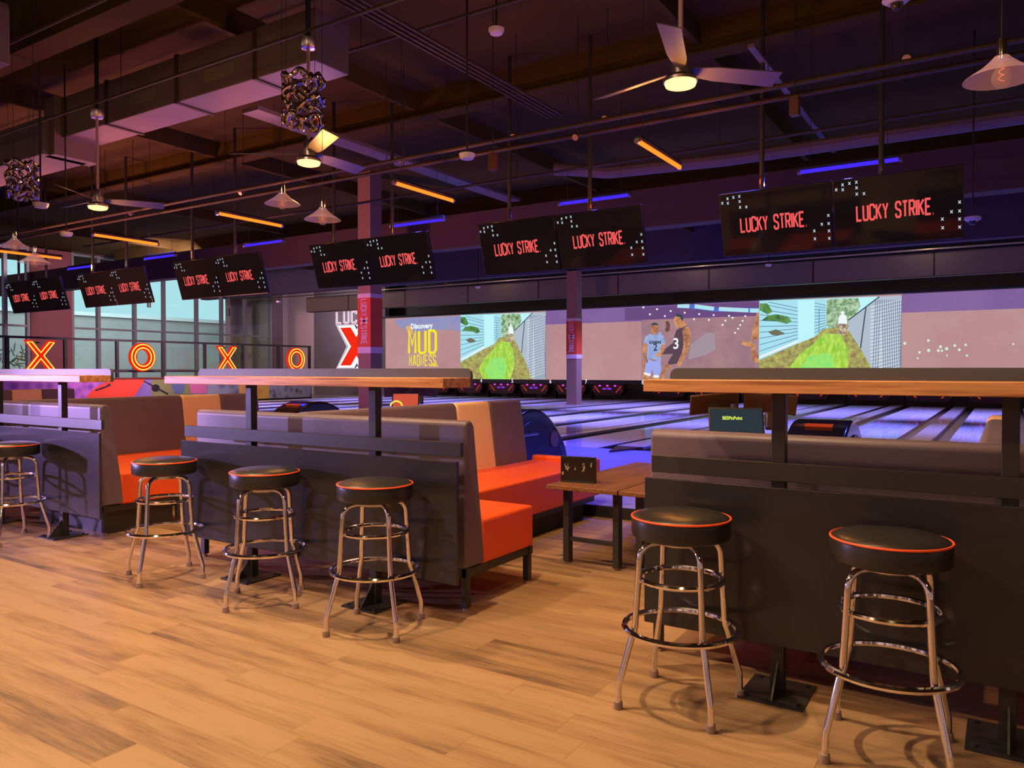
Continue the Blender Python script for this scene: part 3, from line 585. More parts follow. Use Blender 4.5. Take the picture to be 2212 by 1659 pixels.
# mud picture
MT = [(-27.2, -22.35)]; CM = (820, 640, 5.82, -27.2, -22.35)
tile_poly('picture_splash', [(190, 300), (420, 270), (1018, 250), (1018, 440), (900, 420), (740, 420), (620, 440), (400, 450), (330, 420), (230, 370)], emat('pic_splash', S(128, 150, 208), .95, S(170, 150, 180), 4.0), CM, MT, .006, t)
tile_poly('picture_glow', [(330, 380), (370, 365), (420, 400), (420, 480), (370, 500), (350, 440)], emat('pic_glow', S(222, 176, 110), 1.0), CM, MT, .008, t)
tile_poly('picture_glow', [(640, 880), (700, 800), (745, 890)], MATS['pic_glow'], CM, MT, .008, t)
M_yel = emat('pic_yellow', S(246, 232, 44), 1.0)
def lead(s, u0, u1, v0, v1, m, d, ws=.5, gap=.3, sw=.22, cr=CM):
    a = px(cr[0] + u0 / cr[2], cr[1] + v1 / cr[2], 'y', SY); b = px(cr[0] + u1 / cr[2], cr[1] + v0 / cr[2], 'y', SY); h = b.z - a.z; mb = MB()
    w0 = letters(MB(), s, (0, 0, 0), (1, 0, 0), (0, 0, 1), h, ws, gap, sw) - gap * h; k = (b.x - a.x) / w0
    letters(mb, s, (0, 0, 0), (1, 0, 0), (0, 0, 1), h, ws, gap, sw); mb.v = [(a.x + v[0] * k, SY - d, a.z + v[2]) for v in mb.v]
    mb.build('picture_lettering', m, t, smooth=False)
lead('MUD', 372, 708, 420, 725, M_yel, .012, ws=.28, gap=.16, sw=.13); lead('MADNESS', 376, 706, 735, 876, M_yel, .012, ws=.30, gap=.2, sw=.13)
p = px(820 + 528 / 5.82, 640 + 376 / 5.82, 'y', SY); tm = text_mesh('Discovery', .36, .95, .014).xf(face_minus_y((p.x, SY - .014, p.z))); tm.build('picture_lettering', M_w, t, smooth=False)
# basketball picture
CB = (1350, 630, 6.703, -17.56, -8.03); BT = [(-17.56, -8.03)]
bsk = lambda nm, pts, m, d: tile_poly(nm, pts, m, CB, BT, d, t)
M_skin = emat('pic_skin', S(150, 98, 76), 1.0, S(226, 160, 110), 2.5); M_skd = emat('pic_skin_dark', S(112, 76, 70), 1.0); M_jb = emat('pic_jersey_blue', S(168, 190, 222), 1.0, S(140, 150, 214), 2.0); M_jd = emat('pic_jersey_dark', S(92, 70, 84), 1.0); M_bgd = emat('pic_arena', S(176, 134, 140), .95, S(156, 120, 134), 1.0)
bsk('picture_arena', [(240, 230), (1945, 145), (1945, 1270), (240, 1280)], M_bgd, .006)
bsk('picture_arena_roof', [(0, 240), (1945, 142), (1945, 350), (900, 385), (0, 420)], emat('pic_roof', S(112, 78, 132), .95), .007)
bsk('picture_ribbon', [(720, 195), (1000, 185), (1350, 232), (1945, 238), (1945, 295), (1300, 290), (900, 240)], emat('pic_ribbon', S(84, 110, 200), 1.0), .009)
strokes('picture_ribbon_text', [((760, 205), (935, 212)), ((1010, 212), (1290, 248)), ((1360, 250), (1790, 272)), ((1810, 274), (1940, 275))], .16, emat('pic_cyan', S(176, 226, 240), 1.0), CB, BT, .012, t)
for (u, v) in [(268, 228), (362, 328), (466, 254), (579, 354), (664, 281), (867, 306), (1001, 398), (1075, 326), (1216, 410), (1285, 340), (1413, 481), (1456, 420), (1508, 350), (1560, 378), (1594, 595), (1640, 537), (1670, 484), (1704, 424), (1744, 355)]:
    bsk('picture_light', [(u + 15 * math.cos(k * .785), v + 14 * math.sin(k * .785)) for k in range(8)], M_w, .010)
bsk('picture_haze', [(950, 770), (1190, 590), (1300, 600), (1310, 840), (1160, 920), (920, 985)], emat('pic_haze', S(168, 150, 160), .95), .008)
bsk('picture_player_legs', [(255, 1010), (290, 1000), (300, 1180), (360, 1215), (340, 1280), (250, 1280), (262, 1150)], M_skin, .010)
bsk('picture_player_legs', [(395, 1215), (500, 1235), (500, 1280), (385, 1280)], M_skin, .010)
bsk('picture_jersey', [(300, 650), (370, 610), (400, 625), (470, 625), (505, 580), (560, 640), (590, 760), (530, 770), (525, 850), (520, 1000), (320, 960), (330, 760), (270, 740)], M_jb, .012)
bsk('picture_shorts', [(310, 960), (420, 1010), (515, 980), (530, 1130), (495, 1220), (415, 1215), (400, 1120), (375, 1200), (285, 1175)], emat('pic_shorts', S(160, 170, 236), 1.0), .014)
strokes('picture_hem', [((280, 1182), (372, 1208)), ((415, 1226), (495, 1228))], .1, M_w, CB, BT, .016, t)
bsk('picture_head', [(378, 500), (395, 460), (430, 450), (470, 465), (486, 510), (478, 570), (450, 620), (410, 620), (382, 570)], M_skin, .014)
bsk('picture_hair', [(376, 505), (392, 458), (430, 446), (474, 462), (488, 505), (470, 485), (400, 480)], M_dk, .016)
bsk('picture_arm', [(270, 745), (325, 760), (320, 860), (300, 920), (340, 1010), (320, 1045), (280, 960), (250, 850)], M_skin, .016)
bsk('picture_arm', [(535, 765), (585, 760), (580, 850), (520, 930), (450, 950), (445, 920), (510, 860)], M_skin, .016)
bsk('picture_jersey', [(745, 560), (830, 510), (880, 500), (850, 620), (850, 760), (830, 860), (760, 1040), (640, 1060), (620, 1030), (700, 900), (540, 910), (545, 860), (700, 740), (715, 650)], M_jd, .013)
bsk('picture_arm', [(830, 560), (870, 510), (930, 520), (958, 590), (945, 780), (900, 900), (800, 1080), (740, 1080), (770, 1010), (850, 830), (845, 660)], M_skin, .016)
bsk('picture_head', [(705, 400), (730, 350), (770, 325), (820, 345), (850, 420), (900, 480), (840, 520), (770, 530), (735, 510), (715, 450)], M_skin, .014)
bsk('picture_hair', [(715, 350), (760, 318), (815, 330), (850, 390), (830, 430), (800, 370)], M_dk, .017)
bsk('picture_legs', [(600, 1050), (680, 1060), (640, 1110), (575, 1200), (575, 1280), (530, 1280), (530, 1180)], M_skin, .012)
bsk('picture_head', [(590, 440), (620, 420), (655, 470), (650, 560), (610, 590), (580, 560), (600, 510)], M_skd, .011)
bsk('picture_arm', [(1925, 260), (1945, 300), (1945, 660), (1900, 700), (1820, 700), (1850, 560), (1880, 420)], M_skin, .010)
bsk('picture_hand', [(1680, 690), (1720, 700), (1760, 740), (1820, 710), (1850, 740), (1890, 780), (1900, 880), (1945, 930), (1945, 1000), (1900, 1030), (1850, 1000), (1840, 880), (1820, 790), (1760, 790), (1690, 760)], M_skin, .012)
for s, u, v, sz, m_ in (('2', 442, 810, .42, M_dk), ('3', 742, 760, .62, M_w), ('KANSAS', 440, 735, .16, M_dk)):
    p = px(1350 + u / 6.703, 630 + v / 6.703, 'y', SY); text_mesh(s, sz, .9, .01).xf(face_minus_y((p.x, SY - .022, p.z))).build('picture_number', m_, t, smooth=False)
# dark picture at the right: small greenish bokeh lights
for (u, v, r_) in [(1250, 455, 13), (1440, 432, 12), (1443, 512, 14), (1368, 528, 11), (1521, 513, 12), (1550, 515, 10), (1538, 482, 13), (1588, 498, 14), (1654, 473, 12), (1690, 507, 12), (1741, 467, 11), (1752, 553, 10), (1592, 552, 7), (1355, 575, 8), (2125, 460, 9)]:
    pts = []
    for k in range(8):
        q = px(1620 + (u + r_ * math.cos(k * .785)) / 3.737, 620 + (v + r_ * math.sin(k * .785)) / 3.737, 'y', SY); pts.append((q.x, SY - .008, q.z))
    MB().add(pts, [tuple(range(8))]).build('picture_light', emat('pic_green_dot', S(206, 236, 214), 1.0), t, smooth=False)
def merge(objs, name, parent):
    mats = []; vs = []; fs = []; mi = []
    for o in objs:
        k = len(vs); vs += [v.co.copy() for v in o.data.vertices]
        for p in o.data.polygons:
            m = o.data.materials[p.material_index]
            if m not in mats: mats.append(m)
            fs.append([i + k for i in p.vertices]); mi.append(mats.index(m))
    me = bpy.data.meshes.new(name); me.from_pydata(vs, [], fs)
    for m in mats: me.materials.append(m)
    me.polygons.foreach_set('material_index', mi); me.update()
    r = bpy.data.objects.new(name, me); C.objects.link(r)
    r.parent = parent; OFF[r.name] = OFF.get(parent.name, Vector())
    for o in objs: bpy.data.objects.remove(o)
    return r
bpy.context.view_layer.update()
_b = {}
for o in list(t.children):
    if not (o.name.startswith('picture_') or o.name.startswith('soffit_shade_band')): continue
    xs = [v.co.x + SX0 for v in o.data.vertices]; c = (min(xs) + max(xs)) / 2
    k = 'mud_picture' if c < -22.35 else 'yard_picture_a' if c < -17.56 else 'basketball_picture' if c < -8.03 else 'yard_picture_b' if c < -3.09 else 'dark_picture'
    _b.setdefault(k, []).append(o)
for k, v in _b.items(): merge(v, k.replace('_a', '').replace('_b', '') if k.startswith('yard') else k, t)
merge(list(mur.children), 'mural_painting', mur)

# ================= DRINK RAILS WITH COUNTERS =================
def rail_table(x0, x1, posts, label):
    t = thing('drink_rail_counter', label, 'counter', ((x0 + x1) / 2, 3.3, 0), 'standing counters behind the booths')
    MB().box(x0, x1, 3.13, 3.37, 1.276, 1.328).build('countertop', M_top, t, bevel=.003)
    r = .035; z0, z1 = 1.276, 1.378
    poly = [(x0 + .03, z0), (x1 - .0, z0)] + [(x1 - r + r * math.cos(a), z1 - r + r * math.sin(a)) for a in [k * math.pi / 10 for k in range(6)]] + [(x0 + .03 + r + r * math.cos(a), z1 - r + r * math.sin(a)) for a in [math.pi / 2 + k * math.pi / 10 for k in range(6)]]
    MB().prism(poly, 'y', 3.371, 3.392).build('backboard', M_board, t)
    for p in posts:
        q = MB().box(p - .028, p + .028, 3.325, 3.375, 0.008, 1.276).build('post', M_blackm, t, bevel=.003)
        bp = MB().box(p - .13, p + .13, 3.20, 3.48, 0, .01)
        for a, b in ((-.10, 3.23), (.10, 3.23), (-.10, 3.45), (.10, 3.45)): bp.lathe((p + a, b, .009), [(.012, 0), (.012, .01), (0, .012)], 8)
        bp.build('base_plate', M_blackm, q)
        MB().add([(p, 3.325, .01), (p, 3.22, .01), (p, 3.325, .14), (p + .008, 3.325, .01), (p + .008, 3.22, .01), (p + .008, 3.325, .14)], [(0, 1, 2), (5, 4, 3), (0, 3, 4, 1), (1, 4, 5, 2), (2, 5, 3, 0)]).build('gusset', M_blackm, q, smooth=False)
    MB().box(x0 - .03, x1 - .015, 3.300, 3.325, .905, .982).build('steel_rail', M_blackm, t, bevel=.002)
    MB().box(x0 - .06, x1 - .035, 3.292, 3.312, .215, .878).build('front_panel', M_panel, t, bevel=.002)
    bk = MB()
    for p in posts: bk.box(p - .02, p + .02, 3.312, 3.325, .30, .36).box(p - .02, p + .02, 3.312, 3.325, .78, .84)
    bk.build('panel_bracket', M_blackm, t, smooth=False)
    return t
rail_table(-4.80, -2.42, (-4.18, -3.09), 'middle wooden standing counter with black front panel, three bar stools in front')
rail_table(-8.24, -5.86, (-7.62, -6.53), 'leftmost wooden standing counter with violet-lit front panel')
rail_table(-1.325, 1.06, (-.80, .02, .70), 'rightmost and nearest wooden standing counter with black front panel')

# ================= BOOTHS =================
def booth(x0, xB, x1, label, yB=6.3, left=True):
    t = thing('booth_bench', label, 'bench', ((x0 + x1) / 2, 3.5, 0), 'upholstered booths behind the counters')
    # back panel running along the counter (its rear is seen), leaning profile
    prof = [(3.50, .245), (3.70, .245), (3.59, 1.05), (3.565, 1.082), (3.525, 1.082), (3.50, 1.06)]
    MB().prism(prof, 'x', x0, x1).build('backrest', M_grey, t, bevel=.014, seg=3)
    # seats
    MB().box(xB + .16, x1, 3.665, 4.245, .238, .500).build('seat_cushion', M_orange, t, bevel=.018, seg=3)
    if left and x0 < xB - .3: MB().box(x0, xB - .16, 3.665, 4.245, .238, .500).build('seat_cushion', M_orange, t, bevel=.018, seg=3)
    MB().box(xB + .10, xB + .80, 4.25, yB + .1, .205, .500).build('seat_cushion', M_orange, t, bevel=.018, seg=3)
    MB().box(xB + .10, xB + .80, yB + .1, yB + .19, .205, .545).build('end_bolster', M_orange, t, bevel=.02, seg=3)
    # side backrest along y: grey / tan / grey sections
    ys = [3.60, 5.26, 5.76, yB]
    for k, (a, b) in enumerate(zip(ys, ys[1:])):
        pr = [(xB - .09, .47), (xB + .13, .47), (xB + .05, 1.05), (xB + .03, 1.085), (xB - .05, 1.085), (xB - .07, 1.06)]
        o = MB().prism([(p[0], p[1]) for p in pr], 'y', a + .003, b - .003).build('side_backrest', M_tan if k == 1 else M_grey, t, bevel=.016, seg=3)
        if k == 1: o['label'] = 'tan backrest section'
    # frame and legs
    f = MB().box(x0, x1, 3.52, 3.56, .19, .245).box(x0, x1, 4.20, 4.235, .19, .238).box(xB + .12, xB + .15, 4.25, yB + .1, .16, .205).box(xB + .74, xB + .78, 4.25, yB + .1, .16, .205)
    for x in (x0 + .02, x1 - .04): f.box(x, x + .03, 3.52, 4.235, .19, .238)
    f.build('frame', M_blackm, t, smooth=False)
    for x in (x0 + .03, x1 - .03):
        for y in (3.545, 4.215):
            q = MB().box(x - .02, x + .02, y - .02, y + .02, .02, .20).build('leg', M_blackm, t, smooth=False)
            MB().lathe((x, y, 0), [(.018, 0), (.018, .012), (.008, .014), (.008, .022)], 12).build('levelling_foot', M_chromes, q)
    MB().box(xB + .14, xB + .72, 4.35, yB, .0, .165).build('plinth', M_dark, t, smooth=False)
    return t
booth(-4.98, -3.97, -2.55, 'grey and orange booth bench behind the middle counter')
booth(-8.6, -7.78, -6.24, 'grey and orange booth bench behind the leftmost counter')
booth(-1.445, -.02, 1.0, 'grey and orange booth bench behind the nearest right counter', yB=5.7)
# skirting box at the left booth's end
t = thing('booth_plinth', 'low black plinth under the end of the leftmost booth', 'plinth', (-6.7, 3.6, 0)); MB().box(-7.4, -6.30, 3.58, 4.18, 0, .185).build('plinth_box', M_blackm, t, smooth=False)
# bench further left, seen between the counter and the mural
t = thing('far_bench', 'brown and tan bench back beyond the leftmost booth', 'bench', (-12.2, 5.8, 0))
for k, (a, b) in enumerate([(4.6, 5.50), (5.50, 5.92), (5.92, 6.4)]):
    o = MB().prism([(-12.3, .47), (-12.05, .47), (-12.12, 1.08), (-12.22, 1.08)], 'y', a + .003, b - .003).build('backrest', M_tan if k == 1 else M_grey, t, bevel=.016)
MB().box(-12.2, -11.45, 4.6, 6.45, .2, .5).build('seat_cushion', M_orange, t, bevel=.018); MB().box(-12.1, -11.6, 4.7, 6.3, 0, .2).build('plinth', M_dark, t, smooth=False)
# ================= LOW TABLES =================
def low_table(x0, x1, y0, y1, label):
    t = thing('low_table', label, 'table', ((x0 + x1) / 2, (y0 + y1) / 2, 0), 'low tables between the booths'); z = .565
    MB().box(x0, x1, y0, y1, z - .03, z).build('tabletop', M_table, t, bevel=.003)
    for x in (x0 + .10, x1 - .06):
        for y in (y0 + .14, y1 - .16):
            q = MB().box(x - .022, x + .022, y - .03, y + .03, .012, z - .03).build('leg', M_blackm, t, smooth=False)
            MB().lathe((x, y, 0), [(.016, 0), (.016, .014)], 10).build('levelling_foot', M_chromes, q)
    MB().box(x0 + .10, x1 - .06, y0 + .12, y0 + .16, .16, .185).box(x0 + .10, x1 - .06, y1 - .18, y1 - .14, .16, .185).build('stretcher', M_blackm, t, smooth=False)
    return z
low_table(-2.71, -2.165, 4.68, 6.25, 'low dark wood table beside the orange bench, menu stand on it')
low_table(-2.155, -1.76, 4.68, 6.25, 'low dark wood table nearest the right-hand booth')
M_menu = mat('menu_card', (0.012, 0.012, 0.012, 1), .25); M_mink = mat('menu_ink', S(206, 196, 170), .5)
def menu(x, y, label, rz=0.0):
    t = thing('menu_stand', label, 'menu stand', (0, 0, 0), 'menu stands on the low tables')
    MB().box(-.13, .13, -.02, .0, 0, .185).build('front_card', M_menu, t, bevel=.002); MB().box(-.125, .125, .012, .03, 0, .18).build('rear_card', M_menu, t, bevel=.002)
    MB().box(-.12, .12, -.03, .04, 0, .01).build('base', M_blackm, t)
    m = MB(); rr = random.Random(3)
    for cx_, cz_, s in ((-.08, .11, .035), (.04, .11, .035), (-.02, .10, .012), (-.115, .06, .014), (.10, .13, .014)):
        p = Vector((cx_, cz_))
        for k in range(9):
            q = Vector((cx_ + rr.uniform(-s, s) * .6, cz_ + rr.uniform(-s, s)))
            for w_ in stroke_poly([p, q], .0018) if (q - p).length > .002 else []: m.add([(v.x, -.0215, v.y) for v in w_], [(0, 1, 2, 3)])
            p = q
    m.build('drawing', M_mink, t, smooth=False); t.location = (x, y, .566); t.rotation_euler = (0, 0, rz); return t
p = px(1250, 1042, 'z', .565); menu(p.x, p.y, 'black menu stand with white sketches on the left low table', R(8))
menu(-1.86, 5.1, 'black menu stand half hidden behind the right booth', R(60))

# ================= BAR STOOLS =================
def stool():
    t = thing('bar_stool', 'x', 'bar stool', (0, 0, 0), 'chrome bar stools along the counters')
    s = MB().lathe((0, 0, 0), [(0, .685), (.185, .685), (.197, .692), (.200, .705), (.200, .758), (.196, .768), (.188, .774), (.17, .782), (.12, .790), (.06, .793), (0, .794)], 48).build('seat', M_blackv, t)
    MB().ring((0, 0, .768), .1985, .0045, 56, 6).build('piping', M_piping, s)
    MB().lathe((0, 0, 0), [(0, .655), (.085, .655), (.09, .66), (.09, .685), (0, .685)], 24).build('swivel_plate', M_chromes, t)
    for k in range(4):
        a = R(45 + 90 * k); c, s_ = math.cos(a), math.sin(a)
        P = [(.02, .664), (.07, .668), (.115, .664)] + [(.115 + .065 * math.sin(b), .599 + .065 * math.cos(b)) for b in (R(15), R(30), R(45), R(60), R(75), R(90))] + [(.186, .50), (.198, .33), (.203, .305), (.212, .285), (.258, .125), (.265, .105), (.268, .085), (.270, .02)]
        lg = MB().tube([(r_ * c, r_ * s_, z) for r_, z in P], .0128, 12).build('leg', M_chrome, t)
        MB().lathe((.270 * c, .270 * s_, 0), [(.0, 0), (.0185, 0), (.0195, .006), (.0175, .030), (.0135, .032)], 16).build('foot_cap', mat('foot_rubber', S(150, 128, 120), .5), lg)
    MB().ring((0, 0, .515), .168, .0112, 56, 8).build('upper_ring', M_chrome, t); MB().ring((0, 0, .312), .228, .0125, 64, 8).build('foot_ring', M_chrome, t)
    bl = MB()
    for k in range(4):
        a = R(45 + 90 * k)
        for r_, z in ((.182, .515), (.212, .312)): bl.lathe((r_ * math.cos(a), r_ * math.sin(a), z - .007), [(0, 0), (.007, .002), (.007, .012), (0, .014)], 8)
    bl.build('bolt', M_chromes, t)
    return t
ST = [(-.34, 3.04, 4, 'bar stool at the far right, largest and nearest the camera'), (-1.115, 3.03, 0, 'bar stool at the left end of the nearest counter'),
      (-2.81, 3.045, 20, 'bar stool at the right end of the middle counter'), (-3.69, 3.05, 43, 'bar stool in the middle of three at the middle counter'),
      (-4.68, 3.05, -22, 'bar stool at the left end of the middle counter'), (-6.74, 3.05, 2, 'bar stool cut by the left picture edge, nearly whole'),
      (-7.66, 3.05, 10, 'bar stool showing only its rim at the left picture edge')]
s0 = stool()
for i, (x, y, a, lab) in enumerate(ST):
    o = s0 if i == 0 else copy_tree(s0)
    o.location = (x, y, 0); o.rotation_euler = (0, 0, R(a)); o['label'] = 'chrome and black vinyl ' + lab

# ================= BALL RETURNS =================
M_br = mat('ball_return_shell', (0.012, 0.013, 0.020, 1), 0.18, coat=.5); M_br2 = mat('ball_return_side', S(24, 25, 34), .3, noise=.1, nscale=3)
def ball_return(x, y, label, disc=True):
    t = thing('ball_return', label, 'ball return', (0, 0, 0), 'ball returns on the approach')
    # arched hood, arch in the yz plane; high near end, falling towards the lanes
    N_ = 14; arc = [(-.75 + 1.5 * k / N_, .1 + .80 * math.sin(math.pi * (0.20 + 0.80 * k / N_)) ** .62 if k < N_ else .1) for k in range(N_ + 1)]
    prof = [(-.75, .1)] + arc
    MB().prism(prof, 'x', -.26, .26).build('hood', M_br, t, bevel=.03, seg=3)
    inner = [(-.60 + 1.22 * k / N_, .1 + .66 * math.sin(math.pi * (0.22 + 0.78 * k / N_)) ** .62 if k < N_ else .1) for k in range(N_ + 1)]
    for s in (-1, 1): MB().prism([(-.60, .1)] + inner, 'x', s * .262, s * .275).build('side_panel', M_br2, t, bevel=.006)
    if disc:
        MB().lathe((0, 0, 0), [(0, 0), (.10, 0), (.10, .012), (0, .014)], 28).xf(Matrix.Translation((.276, .30, .50)) @ Matrix.Rotation(R(90), 4, 'Y')).build('round_emblem', mat('emblem_grey', S(110, 84, 84), .4, noise=.6, nscale=25), t)
    MB().box(-.12, .12, -.50, -.34, .845, .868).xf(Matrix.Translation((0, 0, 0))).build('label_plate', emat('return_plate_orange', S(190, 62, 30), .8), t, bevel=.005)
    MB().tube([(.30, -.62, .60), (.30, -.15, .60)], .016, 8).build('hand_rail', M_chromes, t)
    MB().box(-.30, .30, -1.15, -.75, .1, .52).build('ball_rack', M_blackm, t, bevel=.03)
    t.location = (x, y, 0); return t
B0 = ball_return(-5.05, 8.15, 'dark blue ball return hood beside the orange bench of the middle booth')
for x, y, lab in ((-1.45, 8.0, 'black ball return hood behind the nearest counter, right of the touch screen'), (-8.85, 8.3, 'black ball return hood just above the middle booth back'), (-17.05, 8.3, 'small ball return hood far left between the counters')):
    o = copy_tree(B0); o.location = (x, y, 0); o['label'] = lab

# ================= SCORING CONSOLES =================
M_cons = mat('console_brown', S(72, 44, 26), .4); M_scr = emat('console_screen', S(46, 54, 62), 1.0)
def console(x, y, rz, label, face, orange=False):
    t = thing('scoring_console', label, 'touch screen', (0, 0, 0), 'scoring consoles on poles')
    MB().tube([(0, .10, .1), (0, .10, 1.12)], .03, 12).box(-.15, .15, -.05, .25, .1, .115).build('pole', M_blackm, t)
    tl = Matrix.Translation((0, 0, .99)) @ Matrix.Rotation(R(-18), 4, 'X')
    b = MB().box(-.195, .195, -.0, .022, -.115, .115).xf(tl).build('tablet', M_dark, t, bevel=.008)
    s = MB().box(-.178, .178, -.004, .001, -.098, .098).xf(tl).build('screen', face, b, smooth=False)
    if orange:
        r_ = []
        for k in range(9): r_ += [(-.13 + .085 * math.cos(R(20 * k + 10)), -.0075, -.095 + .085 * math.sin(R(20 * k + 10)))]
        MB().tube(r_, .012, 6).xf(tl).build('yellow_arc', emat('console_yellow', S(255, 226, 90), 1.1), s)
    else:
        text_mesh('BESPinPoint', .036, .8, .001).xf(tl @ face_minus_y((-.03, -.007, .03))).build('lettering', emat('console_lettering', S(214, 236, 90), 1.1), s, smooth=False)
    MB().box(.20, .255, -.03, .03, -.05, .075).xf(tl).build('card_reader', mat('reader_brown', S(52, 34, 32), .35), t, bevel=.012)
    for s_ in (-1, 1):
        q = MB().box(-.185, .185, -.012, .012, -.08, .08).xf(Matrix.Translation((s_ * .20 + .06, .12, 1.125)) @ Matrix.Rotation(R(25 * 1), 4, 'X') @ Matrix.Rotation(R(-12 * s_), 4, 'Z')).build('rear_display', M_cons, t, bevel=.008)
    text_mesh('NEC', .02, 1, .001).xf(face_minus_y((-.12, .075, 1.07))).build('lettering', M_num, t, smooth=False)
    t.location = (x, y, 0); t.rotation_euler = (0, 0, rz); return t
console(-1.63, 5.56, R(26), 'dark touch screen on a pole with yellow lettering, behind the nearest counter', M_scr).location.z = -.0
console(-7.25, 8.5, R(34), 'orange lit touch screen with a yellow arc behind the middle booth', emat('console_screen_orange', S(206, 84, 62), 1.0), True).location.z = -.06
# ================= MONITORS =================
M_tv = mat('tv_bezel', (0.010, .010, .012, 1), .22); M_tvs = mat('tv_glass', (0.006, .006, .007, 1), 0.06, emit=S(20, 14, 14), es=.5, spec=0.3); M_txt = emat('tv_letter_red', S(246, 92, 92), 1.0); M_xm = emat('tv_mark_white', S(205, 224, 240), 1.0)
def tv_proto():
    t = thing('hanging_monitor', 'x', 'monitor', (0, 0, 0), 'monitors hanging in pairs over the seating')
    w_, h_ = 1.34, .80; Tm = Matrix.Rotation(R(16), 4, 'X')   # top leans towards the viewer
    MB().box(0, w_, 0, .05, -h_, 0).xf(Tm).build('bezel', M_tv, t, bevel=.006)
    sc_ = MB().box(.012, w_ - .012, -.004, .001, -h_ + .02, -.012).xf(Tm).build('screen', M_tvs, t, smooth=False)
    a = MB(); wd = letters(MB(), 'LUCKY STRIKE.', (0, 0, 0), (1, 0, 0), (0, 0, 1), .185, ws=.36, gap=.17, sw=.18); k = .82 / wd
    letters(a, 'LUCKY STRIKE.', (0, 0, 0), (1, 0, 0), (0, 0, 1), .185, ws=.36, gap=.17, sw=.18)
    a.v = [(.255 + v[0] * k, -.0075, -.505 + v[2]) for v in a.v]; a.xf(Tm).build('lettering', M_txt, sc_, smooth=False)
    m = MB()
    for fx, fy in [(.015, .14), (.068, .08), (.068, .15), (.124, .07), (.18, .065), (.18, .145), (.18, .235), (.238, .24), (.83, .71), (.832, .83), (.897, .62), (.955, .50), (.955, .62), (.955, .73), (.955, .84)]:
        for s in (1, -1):
            c = Vector((fx * w_ + .02, -fy * h_)); d = Vector((.012, .016 * s))
            for q in stroke_poly([c - d, c + d], .007): m.add([(v.x, -.0075, v.y) for v in q], [(0, 1, 2, 3)])
    m.xf(Tm).build('x_marks', M_xm, sc_, smooth=False)
    p = MB().tube([(w_ * .38, .12, -.3), (w_ * .38, .12, 2.62)], .03, 10).build('hanger_pole', M_blackm, t)
    MB().tube([(w_ * .38, .12, .06), (w_ * .38, .12, .20)], .034, 10).build('collar', M_chrome, p)
    MB().box(w_ * .38 - .1, w_ * .38 + .1, .05, .14, -.5, -.25).xf(Tm).build('mount', M_blackm, t, smooth=False)
    return t
tv0 = tv_proto(); k = 0
UN = [(-3.10, 'sixth'), (-6.86, 'fifth'), (-10.56, 'fourth'), (-14.62, 'third'), (-18.35, 'second'), (-21.80, 'first')]
for x, nm in UN:
    for j in (0, 1):
        o = tv0 if k == 0 else copy_tree(tv0); k += 1
        o.location = (x + j * 1.36, 9.74, 3.605); o['label'] = 'dark hanging monitor with red lettering, %s screen of the %s pair from the left' % (('left', 'right')[j], nm)
# ================= CEILING =================
def tube_lamp(a, b, m, label, grp, col, e):
    a = Vector(a); b = Vector(b); t = thing('tube_light', label, 'tube light', (a + b) / 2, grp); d = (b - a).normalized()
    MB().tube([a, b], .026, 10).build('glowing_tube', m, t); s = d.cross(Vector((0, 0, 1)))
    MB().tube([a + Vector((0, 0, .05)), b + Vector((0, 0, .05))], .03, 8).build('housing', M_dark, t)
    for p in (a, b): MB().tube([p - d * .02, p + d * .02], .034, 10).build('end_cap', M_chromes, t)
    for p in (a.lerp(b, .12), a.lerp(b, .88)): MB().tube([p + Vector((0, 0, .05)), (p.x, p.y, 6.1)], .004, 5).build('suspension_wire', M_blackm, t)
    if e < 30:
        for f_ in (.25, .75): lamp('tube_glow', 'POINT', a.lerp(b, f_) - Vector((0, 0, .10)), e, col, .05)
    else: lamp('tube_glow', 'AREA', (a + b) / 2 - Vector((0, 0, .06)), e, col, .1)
    return t
M_to = emat('tube_orange', (1.0, .115, .010, 1), 3.2); M_tb = emat('tube_blue', (.05, .02, 1.0, 1), 1.3)
for i, x in enumerate((-3.53, -7.15, -11.0, -14.75, -18.5)):
    tube_lamp((x, 8.15, 3.96), (x, 9.5, 3.96), M_to, 'glowing orange tube light, %s of the row counted from the right' % ordn(i), 'orange tube lights', (1, .26, .05), 20)
for i, x in enumerate((-1.77, -5.5, -9.1, -13.3, -17.0, -20.5)):
    tube_lamp((x - .62, 11.0, 4.06), (x + .62, 11.0, 4.06), M_tb, 'glowing blue tube light behind the monitors, %s of the row counted from the right' % ordn(i), 'blue tube lights', (.05, .05, 1), 31)
